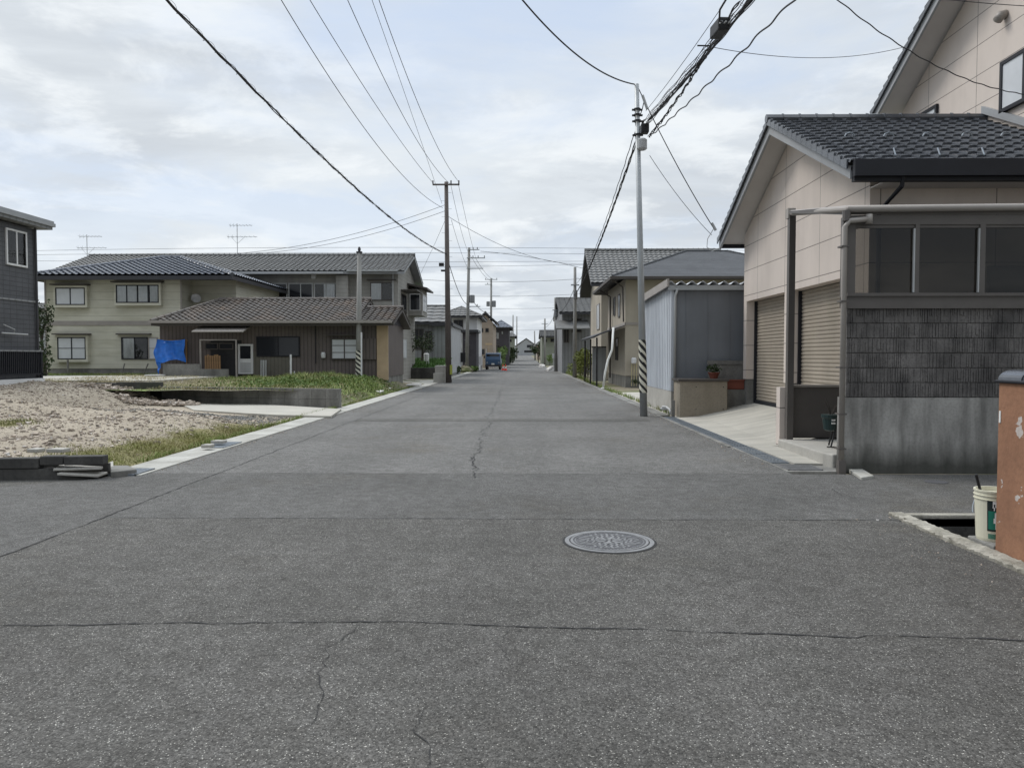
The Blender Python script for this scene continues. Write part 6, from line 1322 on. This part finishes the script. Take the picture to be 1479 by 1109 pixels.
wire('thinner service wire below the first from the splice can to the garage', (rb.x+0.1, rb.y), (pe.x, pe.y+0.2), [(933, 216), (960, 258), (1000, 308), (1028, 340)], 0.007, 0, 1.0)
# along the street from the slim pole to the next one
nb = D(830, 430, 54)
wire('upper cable curving away from the slim pole down the street', (rb.x-0.05, rb.y), (nb.x, nb.y), [(917, 190), (905, 225), (894, 265), (877, 317), (858, 362), (842, 395), (831, 412)], 0.012, 0, 1.0, wob=0.01, wp=1.0, n=120)
wire('thick double cable curving away from the slim pole down the street', (rb.x-0.05, rb.y), (nb.x, nb.y), [(919, 212), (902, 250), (890, 285), (877, 325), (864, 360), (845, 400), (831, 425)], 0.016, 0, 1.0, wob=0.012, wp=0.9, strands=3, spread=0.03, n=120, cat='cable')
wire('cable between the second and third poles on the right', (nb.x, 54), (D(803, 450, 76).x, 76), [(830, 415), (815, 445), (803, 452)], 0.02, 0, 1.0)
wire('cable between the third and fourth poles on the right', (D(803, 450, 76).x, 76), (D(787, 470, 112).x, 112), [(803, 450), (795, 466), (787, 472)], 0.02, 0, 1.0)
# left side
wire('upper service wire from the brown pole to the grey long house', (lx, 42.6), (D(343, 366, 47).x, 47), [(643, 296), (580, 318), (500, 341), (420, 357), (345, 366)], 0.012, 0, 1.0)
wire('lower service wire from the brown pole to the grey long house', (lx, 42.6), (D(370, 366, 47).x, 47), [(635, 307), (580, 327), (520, 343), (450, 356), (380, 366)], 0.012, 0, 1.0)
wire('wire from the brown pole to the right across the street', (lx, 42.6), (6, 60), [(650, 314), (690, 338), (740, 362), (800, 377), (840, 382)], 0.012, 0, 1.0)
for k, (x0, y0_, x1, y1_, xm_, ym_, lb__) in enumerate(((646, 372, 676, 440, 661, 418, 'dark cable from the brown pole down to the grey transformer pole'), (662, 266, 687, 372, 675, 325, 'first high wire linking the brown and transformer poles'), (651, 266, 681, 372, 664, 325, 'second high wire linking the brown and transformer poles'), (652, 318, 676, 388, 662, 352, 'low thin wire linking the brown and transformer poles'))):
    wire(lb__, (D(x0, y0_, 42.6).x, 42.6), (D(x1, y1_, 72).x, 72), [(x0, y0_), (xm_, ym_), (x1, y1_)], 0.022 if k == 0 else 0.011, 0, 1.0, n=20)
wire('first wire linking the two transformer poles', (D(681, 373, 72).x, 72), (D(709, 404, 108).x, 108), [(682, 373), (696, 394), (706, 404)], 0.016, 0, 1.0, n=20)
wire('second wire linking the two transformer poles', (D(687, 373, 72).x, 72), (D(714, 404, 108).x, 108), [(687, 373), (701, 394), (714, 404)], 0.016, 0, 1.0, n=20)
wire('cable linking the two transformer poles at mid height', (D(676, 430, 72).x, 72), (D(709, 450, 108).x, 108), [(676, 425), (695, 448), (709, 452)], 0.03, 0, 1.0, n=20)
for k, (yl, ym_, yr_, Y) in enumerate(((362, 358, 361, 70), (368, 366, 369, 72), (377, 378, 376, 74), (398, 384, 380, 76), (404, 407, 402, 90), (426, 428, 424, 110), (444, 446, 443, 130), (474, 477, 474, 160))):
    nm = ['topmost', 'second', 'third', 'fourth', 'fifth', 'sixth', 'seventh', 'lowest'][k]
    xl, xr = (-60, 50) if k < 4 else ((-25, 22) if k < 7 else (-16, 14))
    P1 = (xl*Y/70, Y); P2 = (xr*Y/70, Y)
    wire('%s of the distant wires crossing above the street' % nm, P1, P2, [(60 if k < 4 else 610, yl), (740, ym_), (1020 if k < 4 else 850, yr_)], 0.014 if k < 4 else 0.02, 0, 1, n=30)
wire('slanting faint wire left of the brown pole', (lx, 42.6), (D(606, 400, 60).x, 60), [(640, 325), (622, 365), (604, 402)], 0.01, 0, 1.0, n=16)
wire('wire from the pole arm sloping right over the road', (D(694, 362, 72).x, 72), (8, 80), [(695, 363), (730, 367), (780, 374), (850, 390)], 0.02, 0, 1.0, n=24)
# ================================================================ rubble, weeds and grass
def stones(n, reg, zf, s0, s1, rs):
    v = np.zeros((n*8, 3)); f = []
    base = np.array([(x, y, z) for z in (-1, 1) for y in (-1, 1) for x in (-1, 1)], float); k = 0
    while k < n:
        x, y = reg(rs)
        if x is None: continue
        s = s0*(s1/s0)**(rs.random()**3); a = rs.uniform(0, 6.28); b = base*np.array([s*rs.uniform(0.6, 1.2), s*rs.uniform(0.5, 1.0), s*rs.uniform(0.25, 0.7)])*0.5
        b += np.array([[rs.uniform(-0.14, 0.14)*s for _ in range(3)] for _ in range(8)]); ca, sa = math.cos(a), math.sin(a)
        tl = rs.uniform(-0.5, 0.5); ct, st_ = math.cos(tl), math.sin(tl)
        b = b @ np.array([[1, 0, 0], [0, ct, -st_], [0, st_, ct]]) @ np.array([[ca, -sa, 0], [sa, ca, 0], [0, 0, 1]])
        v[k*8:k*8+8] = b+np.array([x, y, zf(x, y)+s*0.12]); o = k*8
        f += [tuple(o+i for i in q) for q in ((0, 2, 3, 1), (4, 5, 7, 6), (0, 1, 5, 4), (2, 6, 7, 3), (0, 4, 6, 2), (1, 3, 7, 5))]; k += 1
    mb = MB(); mb.v = [tuple(p) for p in v]; mb.f = f; return mb
rs = random.Random(5)
def rg1(rs):
    x = -5.5-rs.random()**0.9*12; y = rs.uniform(9.25, 24.3)
    if y > 16.5 and x > -9.5-(y-16.5)*0.25 and rs.random() < 0.96: return (None, None)
    if rs.random() < grassy(x, y)*0.93: return (None, None)
    if x < -0.8*y-1: return (None, None)
    return x, y
obj('rubble', stones(12000, rg1, hlot, 0.016, 0.085, rs), 'stone pale', kind='stuff', label='crushed brick and stone rubble covering the vacant lot', recalc=False)
def rg2(rs):
    q = rs.uniform(0, 6.28); r_ = math.sqrt(rs.random()); c = rs.choice(((-12.4, 22.6, 1.3, 0.5), (-10.6, 21.6, 1.2, 0.5)))
    return c[0]+c[2]*r_*math.cos(q), c[1]+c[3]*r_*math.sin(q)
obj('broken_bricks', stones(420, rg2, lambda x, y: hlot(x, y)+0.05, 0.07, 0.24, rs), 'stone pale', kind='stuff', label='heaps of larger broken bricks at the back of the lot', recalc=False)
def rg3(rs): return rs.uniform(-9.3, -5.6), rs.uniform(15.8, 18.8)
obj('gravel', stones(2600, rg3, hlot, 0.02, 0.05, rs), 'old concrete', kind='stuff', label='dark grey gravel patch in front of the concrete path', recalc=False)
def blades(n, reg, zf, h0, h1, wd, rs, lean=0.5):
    mb = MB(); k = 0
    while k < n:
        r_ = reg(rs)
        if r_ is None or r_[0] is None: continue
        x, y = r_[0], r_[1]; hs = r_[2] if len(r_) > 2 else 1.0; h = rs.uniform(h0, h1)*hs; q = rs.uniform(0, 6.28); l = rs.uniform(0.1, lean)*h; z = zf(x, y)-0.01; w_ = wd*rs.uniform(0.6, 1.3); q2 = q+1.57+rs.uniform(-.5, .5)
        ex, ey = math.cos(q2)*w_, math.sin(q2)*w_; mx_, my_ = x+math.cos(q)*l*0.35, y+math.sin(q)*l*0.35
        o = len(mb.v); mb.v += [(x-ex, y-ey, z), (x+ex, y+ey, z), (mx_+ex*0.7, my_+ey*0.7, z+h*0.6), (mx_-ex*0.7, my_-ey*0.7, z+h*0.6), (x+math.cos(q)*l, y+math.sin(q)*l, z+h)]
        mb.f += [(o, o+1, o+2, o+3), (o+3, o+2, o+4)]; k += 1
    return mb
def rgg(rs):
    x = rs.uniform(-10.5, -5.36); y = rs.uniform(9.5, 17.5)
    c = 0.5+0.5*math.sin(x*3.1+y*1.7)*math.sin(y*2.3-x)
    return (x, y, 0.6+0.6*c) if rs.random() < grassy(x, y)*(0.35+0.65*c) else (None, None)
obj('lot_grass', blades(17000, rgg, hlot, 0.015, 0.055, 0.005, rs, 1.2), 'grass olive', kind='stuff', label='patchy olive grass along the kerb of the vacant lot', recalc=False)
def edge_g(rs):
    y = rs.uniform(10.5, 40); return (-5.36-abs(rs.gauss(0, 0.07)), y, 1.0)
obj('kerb_weeds', blades(4500, edge_g, lambda x, y: max(hlot(x, y), 0) if y < 21.5 else 0.0, 0.03, 0.12, 0.006, rs, 1.0), 'grass green', kind='stuff', label='thin weeds growing along the back of the left kerb', recalc=False)
def hweed(x, y): return math.exp(-((x+7.8)/1.9)**2-((y-29.0)/4.5)**2)
def rgw(rs):
    x = rs.uniform(-15.5, -5.38); y = rs.uniform(22.0, 36.5)
    d_ = hweed(x, y)+0.55*sm((y-27)/5)*sm((-7-x)/2)*sm((15-(-x))/3)
    return (x, y, (0.35+1.25*min(1, d_))*(0.7+0.6*abs(math.sin(x*2.1+y)*math.sin(y*1.3-x*0.7)))) if rs.random() < min(1.0, 0.06+d_) else (None, None)
def zy(x, y): return hyard(x, y)+0.05*hweed(x, y)
obj('weed_mound', sheet(lin(-14, -5.4, 40), lin(22.0, 35, 40), lambda x, y: hyard(x, y)-0.01+0.045*hweed(x, y)), 'grass green', kind='structure', recalc=False)
obj('weeds', blades(26000, rgw, zy, 0.07, 0.22, 0.011, rs, 1.1), 'grass green', kind='stuff', label='mound of fresh green weeds around the left striped pole', recalc=False)
wl_ = MB(); [leaves(wl_, (rs.gauss(-7.6, 1.3), rs.gauss(28.5, 2.8), 0), (0.35, 0.35, 0.14), 1, 0.09) for i in range(1)]
for i in range(5200):
    x, y = rs.gauss(-7.7, 1.2), rs.gauss(28.5, 3.2)
    if x > -5.5 or y < 22.2 or y > 35: continue
    leaves(wl_, (x, y, zy(x, y)+0.10*hweed(x, y)+0.05), (0.1, 0.1, 0.1), 1, 0.09, rs, shell=0)
obj('weed_leaves', wl_, 'leaf green', kind='stuff', label='leafy weeds on top of the weed mound', recalc=False)
def rgd(rs):
    x = rs.uniform(-18, -5.6); y = rs.uniform(22.2, 33.5)
    if x < -11.3 and y < 24.7: return (None, None)
    return (x, y, 1.0) if rs.random() < 1-hweed(x, y) else (None, None)
obj('dry_grass', blades(15000, rgd, lambda x, y: hyard(x, y)+(0.1*sm((-12-x)/2)), 0.03, 0.14, 0.010, rs, 1.4), 'grass dry', kind='stuff', label='dry straw coloured grass above the block retaining wall', recalc=False)
def rgl(rs): return rs.uniform(-14, -5.4), rs.uniform(50.4, 56.5), 1.0
obj('lawn_grass', blades(9000, rgl, lambda x, y: 0.76+0.09*(y-50.3), 0.08, 0.22, 0.02, rs, 0.8), 'lawn green', kind='stuff', label='deep green grass behind the dark garden wall', recalc=False)
def rgc(rs): return rs.uniform(-26, -12.5), rs.uniform(34.6, 36.8), 1.0
obj('house_grass', blades(6000, rgc, lambda x, y: hyard(x, y)+0.1, 0.05, 0.15, 0.012, rs, 0.8), 'grass green', kind='stuff', label='strip of grass at the foot of the cream house', recalc=False)
cp = MB(); cp.box(-26, -13.2, 26.5, 33.6, 0.4, 0.645); obj('concrete_path', cp, 'driveway concrete', kind='structure')
def rge(rs): y = rs.uniform(18.9, 92)**1.0; return 3.76+abs(rs.gauss(0, 0.08))+0.2*(y > 46), y, 1.0+0.02*y
obj('kerb_weeds', blades(3000, rge, lambda x, y: 0.0, 0.04, 0.14, 0.010, rs, 0.9), 'grass green', kind='stuff', label='thin weeds along the right kerb', recalc=False)
def rgk(rs):
    if rs.random() < 0.55: return -4.78+abs(rs.gauss(0, 0.10)), rs.uniform(9.4, 45)
    if rs.random() < 0.93: return 3.42-abs(rs.gauss(0, 0.12)), rs.uniform(10, 45)
    return rs.uniform(2.9, 3.44)+0.0, rs.uniform(3.2, 7.2)
obj('grit', stones(2600, rgk, lambda x, y: 0.002, 0.006, 0.022, rs), 'stone pale', kind='stuff', label='fine grit lying along the road edges', recalc=False)
# broken kerb and slabs at the left corner
LW = thing('lot_wall', 'dark low retaining wall of broken concrete blocks at the left corner', 'wall', (-6.2, 9.1, 0))
xw = -12.0; i = 0; w = MB()
def wseg(w, x0, x1, z0, z1, th=0.14, d=0.0):      # along the slightly skewed wall line
    yl = lambda x: 8.95+(x+6.3)*0.12+d
    w.prism([(x0, yl(x0), z0), (x1, yl(x1), z0), (x1, yl(x1)+th, z0), (x0, yl(x0)+th, z0)], (0, 0, z1-z0))
for x0, x1, z0, z1 in ((-12, -10.4, 0.14, 0.27), (-10.38, -8.9, 0.14, 0.27), (-8.88, -7.4, 0.14, 0.275), (-7.38, -5.90, 0.135, 0.265), (-5.885, -5.62, 0.175, 0.285), (-5.61, -5.16, 0.17, 0.28)): wseg(w, x0, x1, z0, z1)
obj('top_blocks', w, 'black concrete', LW, bevel=0.012)
w = MB(); yl = lambda x: 8.96+(x+6.3)*0.12
w.prism([(-12, yl(-12), -0.03), (-5.15, yl(-5.15), -0.03), (-5.3, yl(-5.3), 0.0), (-5.55, yl(-5.55), 0.04), (-5.8, yl(-5.8), 0.13), (-12, yl(-12), 0.135)], (0, 0.12, 0)); obj('lower_block', w, 'black concrete', LW)
w = MB(); w.prism([(-12, yl(-12)+0.2, -0.03), (-5.2, yl(-5.2)+0.2, -0.03), (-5.2, yl(-5.2)+0.2, 0.16), (-12, yl(-12)+0.2, 0.16)], (0, 0.05, 0)); obj('backing', w, 'black concrete', LW)
for pts, lb_ in (([(-5.72, 9.0, 0.105), (-5.16, 9.06, 0.115), (-5.24, 9.24, 0.10), (-5.75, 9.2, 0.135)], 'upper tilted broken slab in the gap of the corner wall'), ([(-5.66, 8.98, 0.055), (-5.2, 9.05, 0.02), (-5.16, 9.2, 0.04), (-5.62, 9.15, 0.08)], 'lower broken slab lying at the foot of the corner wall')):
    obj('broken_slab', MB().prism(pts, (0, 0, 0.028)), 'concrete', label=lb_, cat='slab', bevel=0.006)
a = [G(*p, 0.0) for p in ((160, 690), (160, 680), (186, 680), (198, 686))]; obj('kerb_block', MB().prism([(p.x, p.y, -0.01) for p in a], (0, 0, 0.085)), 'old concrete', label='grey kerb block end beside the first gutter grate at the left corner', cat='kerb block', bevel=0.012)
w = MB(); w.prism([G(148, 676, 0.06), G(157, 668, 0.10), G(158, 684, 0.02), G(150, 686, 0.02)], (0.03, 0.05, 0.015)); obj('concrete_shard', w, 'concrete', label='pointed pale concrete shard between wall end and kerb block', cat='shard')
for (px, py, s_, lb_) in ((52, 653, 0.09, 'pale flat stone on top of the corner wall at the left'), (84, 653, 0.13, 'long flat stone slab lying beside the pale stone on the corner wall'), (316, 640, 0.12, 'small pale stone at the kerb before the far grate'), (300, 646, 0.09, 'smaller pale stone left of another by the kerb')):
    p = G(px, py, 0.27 if py < 655 and px < 100 else 0.05); obj('stone', MB().prism([(p.x-s_, p.y-0.05, p.z), (p.x+s_*0.8, p.y-0.08, p.z), (p.x+s_, p.y+0.06, p.z), (p.x-s_*0.6, p.y+0.1, p.z)], (0, 0, 0.05)), 'concrete', label=lb_, cat='stone', bevel=0.01)
for (px, py, lb_) in ((231, 683, 'nearest blue grey gutter grate in the left kerb'), (357, 644, 'second blue grey gutter grate farther along the left kerb')):
    p = G(px, py); x0 = -5.2; L_ = 0.5 if py > 660 else 0.8
    g_ = grating(-5.22, -4.86, p.y-L_/2, p.y+L_/2, 0.026, False, 0.03); g_.box(-5.22, -4.86, p.y-L_/2, p.y+L_/2, 0.012, 0.017); obj('gutter_grate', g_, 'galvanised', label=lb_, cat='drain grate')
for k, (px, py) in enumerate(((540, 566), (552, 562), (598, 556))):
    p = G(px, py, 0.1); obj('stone', MB().prism([(p.x-0.4, p.y-0.15, 0.05), (p.x+0.3, p.y-0.2, 0.05), (p.x+0.35, p.y+0.3, 0.08), (p.x-0.3, p.y+0.25, 0.08)], (0, 0, 0.08)), 'stone white', label=('left', 'middle', 'right')[k]+' of three white stones at the kerb below the weed mound', cat='stone', bevel=0.02)
